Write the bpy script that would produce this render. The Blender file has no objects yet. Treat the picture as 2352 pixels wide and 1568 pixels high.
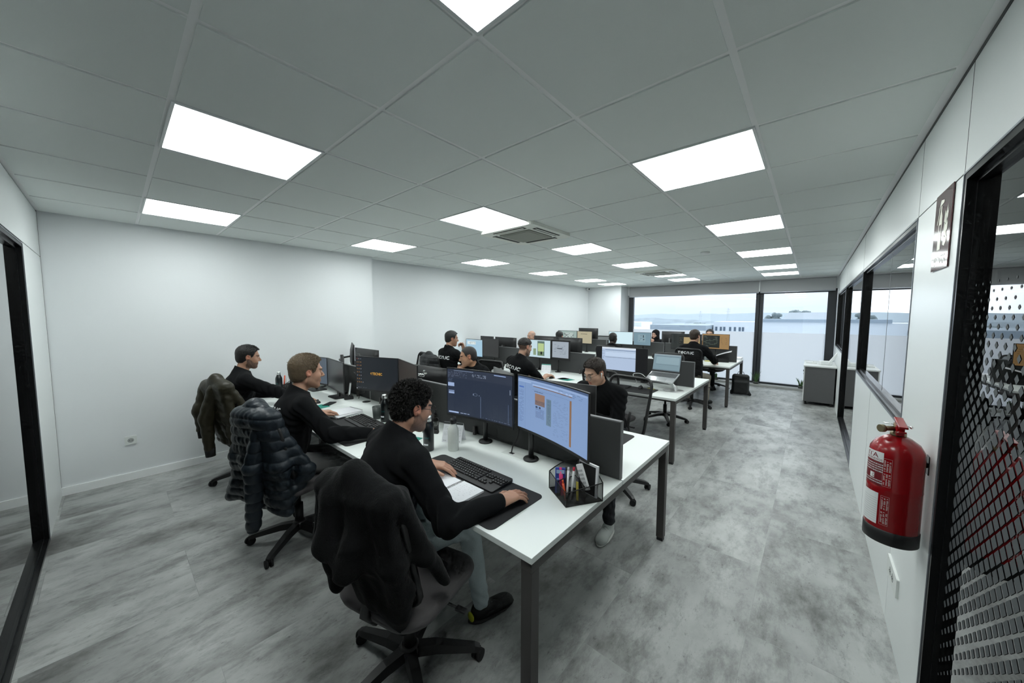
import bpy, bmesh, math, random
import numpy as np
from mathutils import Vector, Matrix
from mathutils.bvhtree import BVHTree
PI = math.pi
S = bpy.context.scene
COL = S.collection
random.seed(7)
RNG = np.random.default_rng(11)

# ------------------------------------------------------------------ camera
F_PX = 795.32
yaw, pit, rol = -.7143, -.0715, .0034
cF = Vector((math.sin(yaw)*math.cos(pit), math.cos(yaw)*math.cos(pit), math.sin(pit)))
cR = Vector((math.cos(yaw), -math.sin(yaw), 0)); cU = cR.cross(cF)
cR, cU = cR*math.cos(rol)+cU*math.sin(rol), cU*math.cos(rol)-cR*math.sin(rol)
cam_d = bpy.data.cameras.new('camera'); cam = bpy.data.objects.new('camera', cam_d); COL.objects.link(cam)
cam.matrix_world = Matrix(((cR.x, cU.x, -cF.x, 0), (cR.y, cU.y, -cF.y, 0), (cR.z, cU.z, -cF.z, 1.63), (0, 0, 0, 1)))
cam_d.sensor_width = 36; cam_d.lens = 36*F_PX/2352; cam_d.clip_start = .02; cam_d.clip_end = 2000
S.camera = cam

# ------------------------------------------------------------------ materials
MATS = {}
def mat(name, color=(.5, .5, .5), rough=.5, metal=0, spec=.5, emit=None, es=1, bump=0, bscale=60, var=0, vscale=8, sheen=0, coat=0, subs=0):
    if name in MATS: return MATS[name]
    m = bpy.data.materials.new(name); m.use_nodes = True
    nt = m.node_tree; b = nt.nodes['Principled BSDF']
    b.inputs['Base Color'].default_value = (*color, 1); b.inputs['Roughness'].default_value = rough
    b.inputs['Metallic'].default_value = metal; b.inputs['Specular IOR Level'].default_value = spec
    if sheen: b.inputs['Sheen Weight'].default_value = sheen; b.inputs['Sheen Roughness'].default_value = .5
    if coat: b.inputs['Coat Weight'].default_value = coat; b.inputs['Coat Roughness'].default_value = .05
    if subs:
        b.inputs['Subsurface Weight'].default_value = subs
        b.inputs['Subsurface Radius'].default_value = (.012, .005, .003); b.inputs['Subsurface Scale'].default_value = 1
    if emit: b.inputs['Emission Color'].default_value = (*emit, 1); b.inputs['Emission Strength'].default_value = es
    if bump or var:
        tc = nt.nodes.new('ShaderNodeTexCoord'); n = nt.nodes.new('ShaderNodeTexNoise')
        n.inputs['Scale'].default_value = bscale if bump else vscale; n.inputs['Detail'].default_value = 4
        nt.links.new(tc.outputs['Object'], n.inputs['Vector'])
        if bump:
            bp = nt.nodes.new('ShaderNodeBump'); bp.inputs['Strength'].default_value = bump; bp.inputs['Distance'].default_value = .004
            nt.links.new(n.outputs['Fac'], bp.inputs['Height']); nt.links.new(bp.outputs['Normal'], b.inputs['Normal'])
        if var:
            n2 = nt.nodes.new('ShaderNodeTexNoise'); n2.inputs['Scale'].default_value = vscale; n2.inputs['Detail'].default_value = 5
            nt.links.new(tc.outputs['Object'], n2.inputs['Vector'])
            mx = nt.nodes.new('ShaderNodeMix'); mx.data_type = 'RGBA'
            mx.inputs[6].default_value = (*[c*(1-var) for c in color], 1); mx.inputs[7].default_value = (*[min(1, c*(1+var)) for c in color], 1)
            nt.links.new(n2.outputs['Fac'], mx.inputs[0]); nt.links.new(mx.outputs[2], b.inputs['Base Color'])
    MATS[name] = m; return m

def emis(color, s=1.0):
    key = 'screen_%d_%d_%d_%d' % (*[int(c*255) for c in color], int(s*100))
    if key in MATS: return MATS[key]
    m = bpy.data.materials.new(key); m.use_nodes = True; nt = m.node_tree
    b = nt.nodes['Principled BSDF']
    lin = [(c/12.92 if c <= .04045 else ((c+.055)/1.055)**2.4) for c in color]
    b.inputs['Base Color'].default_value = (.01, .01, .012, 1); b.inputs['Roughness'].default_value = .35
    b.inputs['Emission Color'].default_value = (*lin, 1); b.inputs['Emission Strength'].default_value = s
    MATS[key] = m; return m

def glassmat(name, tint=(.9, .95, .95), refl=1.0, rough=0.0):
    m = bpy.data.materials.new(name); m.use_nodes = True; nt = m.node_tree
    for n in list(nt.nodes):
        if n.type != 'OUTPUT_MATERIAL': nt.nodes.remove(n)
    out = nt.nodes['Material Output']
    tr = nt.nodes.new('ShaderNodeBsdfTransparent'); tr.inputs[0].default_value = (*tint, 1)
    gl = nt.nodes.new('ShaderNodeBsdfGlossy'); gl.inputs['Roughness'].default_value = rough
    fr = nt.nodes.new('ShaderNodeFresnel'); fr.inputs['IOR'].default_value = 1.5
    mt = nt.nodes.new('ShaderNodeMath'); mt.operation = 'MULTIPLY'; mt.inputs[1].default_value = refl; mt.use_clamp = True
    mx = nt.nodes.new('ShaderNodeMixShader')
    nt.links.new(fr.outputs[0], mt.inputs[0]); nt.links.new(mt.outputs[0], mx.inputs[0])
    nt.links.new(tr.outputs[0], mx.inputs[1]); nt.links.new(gl.outputs[0], mx.inputs[2]); nt.links.new(mx.outputs[0], out.inputs[0])
    MATS[name] = m; return m

def sheer(name, color, alpha, rough=.8):
    m = mat(name, color, rough); m.node_tree.nodes['Principled BSDF'].inputs['Alpha'].default_value = alpha
    return m

M_WALL = mat('wall_paint', (.77, .795, .81), .55, bump=.03, bscale=300)
M_PART = mat('partition_melamine', (.76, .79, .785), .35)
M_SEAM = mat('seam_dark', (.05, .055, .055), .6)
M_BASE = mat('baseboard_white', (.88, .90, .90), .4)
M_BLK = mat('black_aluminium', (.007, .0075, .008), .28, spec=.28)
M_BLKP = mat('black_plastic', (.014, .014, .015), .45)
M_BLKM = mat('black_matte', (.01, .01, .011), .8)
M_STEEL = mat('brushed_steel', (.80, .81, .81), .34, 1)
M_CHROME = mat('chrome', (.8, .8, .8), .12, 1)
M_GRAYAL = mat('grey_aluminium', (.28, .30, .33), .35, .6)
M_TOP = mat('desk_top_white', (.80, .84, .82), .38, var=.015, vscale=3)
M_DEDGE = mat('desk_edge', (.60, .62, .60), .5)
M_LEG = mat('desk_leg_taupe', (.062, .057, .055), .5)
M_PANEL = mat('screen_panel_grey', (.050, .052, .053), .75, bump=.15, bscale=500)
M_PEDGE = mat('screen_panel_edge', (.17, .175, .18), .5)
M_WHITEP = mat('white_plastic', (.75, .77, .77), .4)
M_PAPER = mat('paper', (.80, .81, .84), .8)
M_GREEN = mat('green_card', (.02, .26, .20), .6)
M_FAB = mat('seat_fabric', (.085, .078, .081), .95, bump=.3, bscale=700, sheen=.1)
M_MESH = sheer('chair_mesh', (.012, .012, .013), .62)
M_MAT = mat('desk_mat_rubber', (.020, .020, .022), .75, bump=.1, bscale=900)
M_RED = mat('extinguisher_red', (.27, .003, .006), .25, spec=.4, coat=.25)
M_GLASS = glassmat('partition_glass', (.62, .66, .66), 1.75)
M_WGLASS = glassmat('window_glass', (.93, .97, 1.0), 1.2)

def floor_material():
    m = bpy.data.materials.new('vinyl_concrete_floor'); m.use_nodes = True; nt = m.node_tree; N = nt.nodes; L = nt.links
    b = N['Principled BSDF']; tc = N.new('ShaderNodeTexCoord')
    mp = N.new('ShaderNodeMapping'); mp.inputs['Rotation'].default_value = (0, 0, PI/2); mp.inputs['Location'].default_value = (.25, .18, 0)
    L.new(tc.outputs['Object'], mp.inputs['Vector'])
    br = N.new('ShaderNodeTexBrick'); br.inputs['Scale'].default_value = 1; br.inputs['Mortar Size'].default_value = .0012
    br.inputs['Brick Width'].default_value = 1.22; br.inputs['Row Height'].default_value = .61
    br.inputs['Color1'].default_value = (0, 0, 0, 1); br.inputs['Color2'].default_value = (1, 1, 1, 1); br.inputs['Mortar'].default_value = (.5, .5, .5, 1)
    br.inputs['Mortar Smooth'].default_value = .3
    L.new(mp.outputs[0], br.inputs['Vector'])
    # per-tile shift of the noise
    sh = N.new('ShaderNodeVectorMath'); sh.operation = 'MULTIPLY'; sh.inputs[1].default_value = (7.3, 3.1, 1.7)
    L.new(br.outputs['Color'], sh.inputs[0])
    ad = N.new('ShaderNodeVectorMath'); ad.operation = 'ADD'; L.new(tc.outputs['Object'], ad.inputs[0]); L.new(sh.outputs[0], ad.inputs[1])
    def noise(scale, sx, sy, detail, rough, dist):
        mm = N.new('ShaderNodeMapping'); mm.inputs['Scale'].default_value = (sx, sy, 1); L.new(ad.outputs[0], mm.inputs['Vector'])
        n = N.new('ShaderNodeTexNoise'); n.inputs['Scale'].default_value = scale; n.inputs['Detail'].default_value = detail
        n.inputs['Roughness'].default_value = rough; n.inputs['Distortion'].default_value = dist; L.new(mm.outputs[0], n.inputs['Vector']); return n.outputs['Fac']
    n1 = noise(1.9, 1.15, .75, 9, .62, .0); n2 = noise(5.5, 1.5, .6, 10, .74, .08); n3 = noise(30, 1.3, .6, 6, .8, .1)
    r1 = N.new('ShaderNodeValToRGB'); L.new(n1, r1.inputs[0]); e = r1.color_ramp.elements
    e[0].position = .30; e[0].color = (.115, .113, .108, 1); e[1].position = .64; e[1].color = (.48, .495, .485, 1)
    x = e.new(.46); x.color = (.33, .34, .332, 1)
    r2 = N.new('ShaderNodeValToRGB'); L.new(n2, r2.inputs[0]); e = r2.color_ramp.elements
    e[0].position = .35; e[0].color = (.20, .195, .19, 1); e[1].position = .53; e[1].color = (1, 1, 1, 1)
    r3 = N.new('ShaderNodeValToRGB'); L.new(n3, r3.inputs[0]); e = r3.color_ramp.elements
    e[0].position = .32; e[0].color = (.35, .34, .33, 1); e[1].position = .41; e[1].color = (1, 1, 1, 1)
    def mul(a, c, f=1):
        q = N.new('ShaderNodeMix'); q.data_type = 'RGBA'; q.blend_type = 'MULTIPLY'; q.inputs[0].default_value = f
        L.new(a, q.inputs[6]); L.new(c, q.inputs[7]); return q.outputs[2]
    c = mul(r1.outputs[0], r2.outputs[0], .60); c = mul(c, r3.outputs[0], .75)
    inv = N.new('ShaderNodeMapRange'); inv.inputs[3].default_value = 1; inv.inputs[4].default_value = .86; L.new(br.outputs['Fac'], inv.inputs[0])
    c = mul(c, inv.outputs[0], 1)
    tl = N.new('ShaderNodeMapRange'); tl.inputs[3].default_value = .93; tl.inputs[4].default_value = 1.04; L.new(br.outputs['Color'], tl.inputs[0])
    c = mul(c, tl.outputs[0], 1)
    L.new(c, b.inputs['Base Color']); b.inputs['Roughness'].default_value = .42; b.inputs['Specular IOR Level'].default_value = .45
    bp = N.new('ShaderNodeBump'); bp.inputs['Strength'].default_value = .08; bp.inputs['Distance'].default_value = .003
    L.new(n3, bp.inputs['Height']); L.new(bp.outputs[0], b.inputs['Normal'])
    return m
M_FLOOR = floor_material()

# ------------------------------------------------------------------ mesh helpers
class MB:
    """collects shapes of one object; several materials allowed"""
    def __init__(s): s.bm = bmesh.new(); s.mi = 0; s.mats = []
    def use(s, m):
        if m not in s.mats: s.mats.append(m)
        s.mi = s.mats.index(m); return s
    def _f(s, vs, smooth=False):
        try: f = s.bm.faces.new(vs)
        except ValueError: return None
        f.material_index = s.mi; f.smooth = smooth; return f
    def box(s, c, d, R=None, bev=0, taper=None):
        hx, hy, hz = d[0]/2, d[1]/2, d[2]/2
        vs = []
        for z in (-hz, hz):
            t = 1 if (taper is None or z < 0) else taper
            for x, y in ((-hx, -hy), (hx, -hy), (hx, hy), (-hx, hy)):
                v = Vector((x*t, y*t, z))
                if R is not None: v = R @ v
                vs.append(s.bm.verts.new(v+Vector(c)))
        fs = [s._f([vs[i] for i in q]) for q in ((3, 2, 1, 0), (4, 5, 6, 7), (0, 1, 5, 4), (1, 2, 6, 5), (2, 3, 7, 6), (3, 0, 4, 7))]
        if bev:
            es = list({e for f in fs for e in f.edges})
            r = bmesh.ops.bevel(s.bm, geom=es, offset=bev, segments=2, affect='EDGES', profile=.6)
            for f in r['faces']: f.material_index = s.mi; f.smooth = True
        return s
    def bb(s, x0, x1, y0, y1, z0, z1, bev=0): return s.box(((x0+x1)/2, (y0+y1)/2, (z0+z1)/2), (x1-x0, y1-y0, z1-z0), bev=bev)
    def quad(s, *p): s._f([s.bm.verts.new(Vector(q)) for q in p]); return s
    def poly(s, pts): s._f([s.bm.verts.new(Vector(q)) for q in pts]); return s
    def prism(s, pts, z0, z1, M=None, smooth=False):
        M = M or Matrix.Identity(4)
        a = [s.bm.verts.new(M @ Vector((x, y, z0))) for x, y in pts]; b = [s.bm.verts.new(M @ Vector((x, y, z1))) for x, y in pts]
        n = len(pts); s._f(a[::-1]); s._f(b)
        for i in range(n): s._f([a[i], a[(i+1) % n], b[(i+1) % n], b[i]], smooth)
        return s
    def lathe(s, prof, c=(0, 0, 0), n=24, R=None, cap=True, sx=1):
        rings = []
        for r, z in prof:
            ring = []
            for i in range(n):
                a = 2*PI*i/n; v = Vector((r*math.cos(a)*sx, r*math.sin(a), z))
                if R is not None: v = R @ v
                ring.append(s.bm.verts.new(v+Vector(c)))
            rings.append(ring)
        for k in range(len(rings)-1):
            for i in range(n): s._f([rings[k][i], rings[k][(i+1) % n], rings[k+1][(i+1) % n], rings[k+1][i]], True)
        if cap:
            s._f(rings[0][::-1]); s._f(rings[-1])
        return s
    def cyl(s, a, b, r, n=16, r2=None):
        a = Vector(a); b = Vector(b); d = b-a
        if d.length < 1e-7: return s
        return s.lathe([(r, 0), (r if r2 is None else r2, d.length)], a, n, d.to_track_quat('Z', 'Y').to_matrix())
    def tube(s, pts, r, n=8, cap=True):
        pts = [Vector(p) for p in pts]; rings = []
        up = None
        for i, p in enumerate(pts):
            t = (pts[min(i+1, len(pts)-1)]-pts[max(i-1, 0)]).normalized()
            if up is None: up = t.orthogonal().normalized()
            else: up = (up-t*up.dot(t)).normalized()
            bi = t.cross(up); rr = r[i] if isinstance(r, (list, tuple)) else r
            rings.append([s.bm.verts.new(p+(up*math.cos(2*PI*k/n)+bi*math.sin(2*PI*k/n))*rr) for k in range(n)])
        for k in range(len(rings)-1):
            for i in range(n): s._f([rings[k][i], rings[k][(i+1) % n], rings[k+1][(i+1) % n], rings[k+1][i]], True)
        if cap: s._f(rings[0][::-1]); s._f(rings[-1])
        return s
    def sphere(s, c, r, n=16, R=None):
        rr = r if isinstance(r, (list, tuple)) else (r, r, r)
        prof = []
        m = max(6, n//2); base = len(s.bm.verts)
        rings = []
        for j in range(m+1):
            ph = PI*j/m; ring = []
            for i in range(n if 0 < j < m else 1):
                a = 2*PI*i/n; v = Vector((rr[0]*math.sin(ph)*math.cos(a), rr[1]*math.sin(ph)*math.sin(a), -rr[2]*math.cos(ph)))
                if R is not None: v = R @ v
                ring.append(s.bm.verts.new(v+Vector(c)))
            rings.append(ring)
        for j in range(m):
            A, B = rings[j], rings[j+1]
            for i in range(n):
                if len(A) == 1: s._f([A[0], B[(i+1) % n], B[i]], True)
                elif len(B) == 1: s._f([A[i], A[(i+1) % n], B[0]], True)
                else: s._f([A[i], A[(i+1) % n], B[(i+1) % n], B[i]], True)
        return s
    def obj(s, name, m=None, parent=None, loc=None):
        me = bpy.data.meshes.new(name)
        s.bm.normal_update(); s.bm.to_mesh(me); s.bm.free()
        for k in (s.mats or [m]): me.materials.append(k)
        o = bpy.data.objects.new(name, me); COL.objects.link(o)
        if parent is not None: o.parent = parent
        if loc is not None: o.location = loc
        return o

def tag(o, label=None, cat=None, group=None, kind=None):
    if label: o['label'] = label
    if cat: o['category'] = cat
    if group: o['group'] = group
    if kind: o['kind'] = kind
    return o
def thing(name, label, cat, loc=(0, 0, 0), rz=0, group=None):
    o = bpy.data.objects.new(name, None); o.empty_display_size = .05; COL.objects.link(o)
    o.location = loc; o.rotation_euler = (0, 0, rz); return tag(o, label, cat, group)
def dup(root, loc, rz, label, group=None, name=None):
    def rec(o, p):
        c = o.copy(); COL.objects.link(c); c.parent = p
        for ch in [q for q in bpy.data.objects if q.parent == o]: rec(ch, c)
        return c
    kids = {}
    r = root.copy(); COL.objects.link(r); r.location = loc; r.rotation_euler = (0, 0, rz); r['label'] = label
    if group: r['group'] = group
    for ch in list(root.children): rec(ch, r)
    return r
def struct(name, b, m=None): return tag(b.obj(name, m), kind='structure')
def rrect(x0, x1, y0, y1, r, n=5):
    pts = []
    for cx, cy, a0 in ((x1-r, y0+r, -90), (x1-r, y1-r, 0), (x0+r, y1-r, 90), (x0+r, y0+r, 180)):
        for i in range(n+1):
            a = math.radians(a0+90*i/n); pts.append((cx+r*math.cos(a), cy+r*math.sin(a)))
    return pts

_txt = {}
def text_tris(s, bold=0):
    """triangles of a text in 2D, height about 1 for capitals"""
    if (s, bold) in _txt: return _txt[(s, bold)]
    cu = bpy.data.curves.new('t', 'FONT'); cu.body = s; cu.size = 1.4; cu.resolution_u = 3; cu.offset = bold
    o = bpy.data.objects.new('t', cu); COL.objects.link(o)
    dg = bpy.context.evaluated_depsgraph_get(); me = o.evaluated_get(dg).to_mesh()
    me.calc_loop_triangles()
    v = [(a.co.x, a.co.y) for a in me.vertices]; t = [[v[i] for i in q.vertices] for q in me.loop_triangles]
    w = max([a[0] for a in v]+[.1]); o.evaluated_get(dg).to_mesh_clear(); bpy.data.objects.remove(o); bpy.data.curves.remove(cu)
    _txt[(s, bold)] = (t, w); return t, w

def arcp(cx, cy, r, a0, a1, n=10): return [(cx+r*math.cos(math.radians(a0+(a1-a0)*i/n)), cy+r*math.sin(math.radians(a0+(a1-a0)*i/n))) for i in range(n+1)]
GL = {'T': ([[(0, .88), (.8, .88)], [(.28, .88), (.28, .35)]+arcp(.5, .35, .22, 180, 270, 5)], .9),
      'e': ([arcp(.42, .5, .38, 0, 320, 16), [(.1, .5), (.8, .5)]], .95),
      'C': ([arcp(.42, .5, .38, 50, 310, 14)], .85),
      'n': ([[(.1, .08), (.1, .5)]+arcp(.4, .5, .34, 180, 0, 10)+[(.74, .08)]], .92),
      'I': ([[(.12, .12), (.3, .14), (.38, .3), (.38, .92)]], .55)}
def logo_quads(word='TeCnIC', w=.2):
    """quads (4 points, 2D) of the rounded wordmark, height 1"""
    out = []; x = 0
    for ch in word:
        st, adv = GL[ch]
        for pl in st:
            for i in range(len(pl)-1):
                (ax, ay), (bx, by) = pl[i], pl[i+1]
                seg = max(1, int(math.hypot(bx-ax, by-ay)/.25))
                for k in range(seg):
                    p = (ax+(bx-ax)*k/seg, ay+(by-ay)*k/seg); q = (ax+(bx-ax)*(k+1)/seg, ay+(by-ay)*(k+1)/seg)
                    dx, dy = q[0]-p[0], q[1]-p[1]; l = math.hypot(dx, dy) or 1; ex, ey = dx/l*.02, dy/l*.02
                    nx, ny = -dy/l*w/2, dx/l*w/2
                    out.append([(x+p[0]-nx-ex, p[1]-ny-ey), (x+q[0]-nx+ex, q[1]-ny+ey), (x+q[0]+nx+ex, q[1]+ny+ey), (x+p[0]+nx-ex, p[1]+ny-ey)])
        x += adv+.12
    return out, x-.12

# ------------------------------------------------------------------ implicit surfaces
def V3(*a): return np.array(a, float)
def nrm(v): v = np.asarray(v, float); return v/(np.linalg.norm(v)+1e-12)
def rotm(ax, deg):
    return np.array(Matrix.Rotation(math.radians(deg), 3, ax))
def cone(a, b, r1, r2=None, k=.02): return ('c', np.asarray(a, float), np.asarray(b, float), r1, r1 if r2 is None else r2, k, 1)
def ell(c, r, R=None, k=.02): return ('e', np.asarray(c, float), np.eye(3) if R is None else R, np.asarray(r, float), 0, k, 1)
def rbox(c, h, R=None, rad=.01, k=.02): return ('b', np.asarray(c, float), np.eye(3) if R is None else R, np.asarray(h, float), rad, k, 1)
def sub(p): return (*p[:6], -1)
def prim(p, P):
    t = p[0]
    if t == 'c':
        a, b, r1, r2 = p[1:5]; ba = b-a; pa = P-a
        h = np.clip((pa@ba)/(ba@ba+1e-12), 0, 1); q = pa-h[:, None]*ba
        return np.sqrt(np.einsum('ij,ij->i', q, q))-(r1+(r2-r1)*h)
    q = (P-p[1])@p[2]
    if t == 'e':
        r = p[3]; a = q/r; k0 = np.sqrt(np.einsum('ij,ij->i', a, a)); a = a/r; k1 = np.sqrt(np.einsum('ij,ij->i', a, a))+1e-9
        return k0*(k0-1)/k1
    d = np.abs(q)-p[3]+p[4]
    return np.sqrt((np.maximum(d, 0)**2).sum(1))+np.minimum(d.max(1), 0)-p[4]
def sdf(prims, P, disp=None):
    D = None
    for p in prims:
        d = prim(p, P); k = p[5]
        if D is None: D = d; continue
        if p[6] > 0:
            h = np.clip(.5+.5*(D-d)/k, 0, 1); D = D+(d-D)*h-k*h*(1-h)
        else:
            h = np.clip(.5-.5*(D+d)/k, 0, 1); D = D+(-d-D)*h+k*h*(1-h)
    if disp is not None: D = disp(P, D)
    return D
CO = np.array([[i & 1, i >> 1 & 1, i >> 2 & 1] for i in range(8)])
ED = [(a, b) for a in range(8) for b in range(8) if a < b and bin(a ^ b).count('1') == 1]
def sdf_mesh(prims, h, disp=None, pad=.04, post=None):
    lo = np.full(3, 1e9); hi = -lo
    for p in prims:
        if p[6] < 0: continue
        if p[0] == 'c': L = np.minimum(p[1]-p[3], p[2]-p[4]); H = np.maximum(p[1]+p[3], p[2]+p[4])
        else: r = np.linalg.norm(p[3]) if p[0] == 'b' else p[3].max(); L = p[1]-r; H = p[1]+r
        lo = np.minimum(lo, L); hi = np.maximum(hi, H)
    lo = lo-pad; hi = hi+pad; B = 8
    nb = np.ceil((hi-lo)/(h*B)).astype(int)+1
    g = np.stack(np.meshgrid(*[np.arange(n) for n in nb], indexing='ij'), -1).reshape(-1, 3)
    cen = lo+(g+.5)*B*h; rad = B*h*.87
    D = np.concatenate([sdf(prims, c, disp) for c in np.array_split(cen, max(1, len(cen)//20000))])
    g = g[np.abs(D) < rad*1.3+.022]
    dims = nb*B+2
    gp = np.stack(np.meshgrid(*[np.arange(B+1)]*3, indexing='ij'), -1).reshape(-1, 3)
    ids = []; vps = []; edges = []
    lin = lambda q: (q[..., 0]*dims[1]+q[..., 1])*dims[2]+q[..., 2]
    ordr = np.lexsort((g[:, 2]//4, g[:, 1]//4, g[:, 0]//4)); g = g[ordr]
    for ch in np.array_split(g, max(1, len(g)//40)):
        if len(ch) == 0: continue
        cc = lo+(ch+.5)*B*h; use = []
        ds = [prim(p, cc) for p in prims]; dm = np.min([d for d, p in zip(ds, prims) if p[6] > 0], 0)
        for d, p in zip(ds, prims):
            if (d-dm).min() < 2*rad+.06+p[5] if p[6] > 0 else d.min() < rad+.06+p[5]: use.append(p)
        base = ch[:, None, :]*B+gp[None]
        val = sdf(use, (lo+base.reshape(-1, 3)*h), disp).reshape(len(ch), B+1, B+1, B+1)
        s = val < 0
        cs = np.stack([s[:, a:a+B, b:b+B, c:c+B] for a, b, c in CO], -1)
        act = cs.any(-1) & ~cs.all(-1)
        bi, ii, jj, kk = np.nonzero(act)
        if len(bi) == 0: continue
        cv = np.stack([val[bi, ii+a, jj+b, kk+c] for a, b, c in CO], -1)
        acc = np.zeros((len(bi), 3)); cnt = np.zeros(len(bi))
        for a, b in ED:
            m = (cv[:, a] < 0) != (cv[:, b] < 0)
            t = np.where(m, cv[:, a]/(cv[:, a]-cv[:, b]+1e-30), 0)
            acc += np.where(m[:, None], CO[a]+t[:, None]*(CO[b]-CO[a]), 0); cnt += m
        cell = ch[bi]*B+np.stack([ii, jj, kk], -1)
        ids.append(lin(cell)); vps.append(lo+(cell+acc/cnt[:, None])*h)
        for ax in range(3):
            e = np.eye(3, dtype=int)[ax]
            s0 = s[:, :B, :B, :B]; s1 = s[:, e[0]:B+e[0], e[1]:B+e[1], e[2]:B+e[2]]
            q = np.nonzero(s0 != s1)
            edges.append((ax, ch[q[0]]*B+np.stack(q[1:], -1), s0[q]))
    ids = np.concatenate(ids); vps = np.concatenate(vps); o = np.argsort(ids); ids = ids[o]; vps = vps[o]
    faces = []
    for ax, p, ins in edges:
        if len(p) == 0: continue
        u = np.eye(3, dtype=int)[(ax+1) % 3]; v = np.eye(3, dtype=int)[(ax+2) % 3]
        c4 = [p-u-v, p-v, p, p-u]; ix = []; ok = np.ones(len(p), bool)
        for c in c4:
            l = lin(c); j = np.clip(np.searchsorted(ids, l), 0, len(ids)-1); ok &= ids[j] == l; ix.append(j)
        f = np.stack(ix, -1); f[~ins] = f[~ins][:, ::-1]; faces.append(f[ok])
    return vps, np.concatenate(faces)
def np_mesh(name, V, Fq, m, parent=None, smooth=True, col=None, mats=None):
    me = bpy.data.meshes.new(name); me.vertices.add(len(V)); me.vertices.foreach_set('co', np.asarray(V, np.float32).ravel())
    n = len(Fq); k = Fq.shape[1]; me.loops.add(n*k); me.polygons.add(n)
    me.loops.foreach_set('vertex_index', Fq.astype(np.int32).ravel()); me.polygons.foreach_set('loop_start', np.arange(0, n*k, k, dtype=np.int32))
    if smooth: me.polygons.foreach_set('use_smooth', np.ones(n, bool))
    if col is not None:
        at = me.color_attributes.new('Col', 'FLOAT_COLOR', 'POINT'); at.data.foreach_set('color', np.concatenate([col, np.ones((len(col), 1))], 1).astype(np.float32).ravel())
    me.update(calc_edges=True); me.validate()
    for q in (mats or [m]): me.materials.append(q)
    o = bpy.data.objects.new(name, me); COL.objects.link(o)
    if parent is not None: o.parent = parent
    return o
def nz(P, f, s=0.0):
    x, y, z = P[:, 0]*f+s, P[:, 1]*f+s*1.7, P[:, 2]*f-s
    a = np.sin(x+1.3*np.sin(y*.9+z*.4))+np.sin(y*1.13+1.1*np.sin(z*1.2+x*.5)+2)+np.sin(z*.97+1.2*np.sin(x*1.1-y*.6)+4)
    return a/3

# ================================================================== THE ROOM
XR, XL, XL2, YB, YW, HC = .376, -5.048, -5.25, -.377, 10.22, 2.52
DZ = .74
b = MB(); b.bb(-5.6, 3.6, -3.4, 10.34, -.12, 0); struct('floor', b, M_FLOOR)

# ceiling: T-grid plane plus separate lay-in tiles
M_TILE = mat('ceiling_tile', (.77, .81, .79), .9, bump=.12, bscale=420)
M_TEE = mat('ceiling_tee', (.93, .94, .94), .6)
b = MB(); b.use(M_TEE); b.bb(-5.6, 3.6, -3.4, 10.34, HC, HC+.1)
cx = lambda i: -.8465-.6*i
cy = lambda j: .8053+.6*j
LAMPI = (-1, 2, 5); LAMPJ = (-1, 2, 5, 8, 11, 13)
b.use(M_TILE)
for i in range(-3, 8):
    for j in range(-3, 16):
        if i in LAMPI and j in LAMPJ: continue
        if i == 2 and j in (3, 10): continue
        x0, x1 = cx(i+1)+.012, cx(i)-.012; y0, y1 = cy(j)+.012, cy(j+1)-.012
        xl = XL if cy(j) < 2.5 else XL2
        x0, x1, y0, y1 = max(x0, xl+.02), min(x1, XR-.02), max(y0, YB+.02), min(y1, 10.0)
        if x1-x0 < .03 or y1-y0 < .03: continue
        b.bb(x0, x1, y0, y1, HC-.0055, HC+.01)
b.use(M_TEE)
b.bb(XL2, XR, 10.0, 10.05, HC-.012, HC+.01)
struct('ceiling', b)

b = MB(); b.bb(-5.6, XL, YB-.1, 2.6, 0, HC); struct('wall_left_near', b, M_WALL)
b = MB(); b.bb(-5.6, XL2, 2.6, 10.34, 0, HC); struct('wall_left_far', b, M_WALL)
b = MB(); b.bb(XL2, -4.2, 9.62, 10.34, 0, HC); struct('wall_window_pier', b, M_WALL)
b = MB(); b.bb(-4.2, XR+.1, 10.12, 10.34, 2.26, HC+.1); struct('wall_window_lintel', b, M_WALL)
b = MB(); b.bb(XL, XL+.014, YB, 2.6, 0, .075); b.use(M_SEAM); b.bb(XL+.0135, XL+.0145, .66, .663, 0, .075); b.mats = [M_BASE, M_SEAM]; 
o = struct('baseboard_left', b)
b = MB(); b.bb(XL2, XL2+.014, 2.6, 9.62, 0, .075); struct('baseboard_left_far', b, M_BASE)

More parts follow.
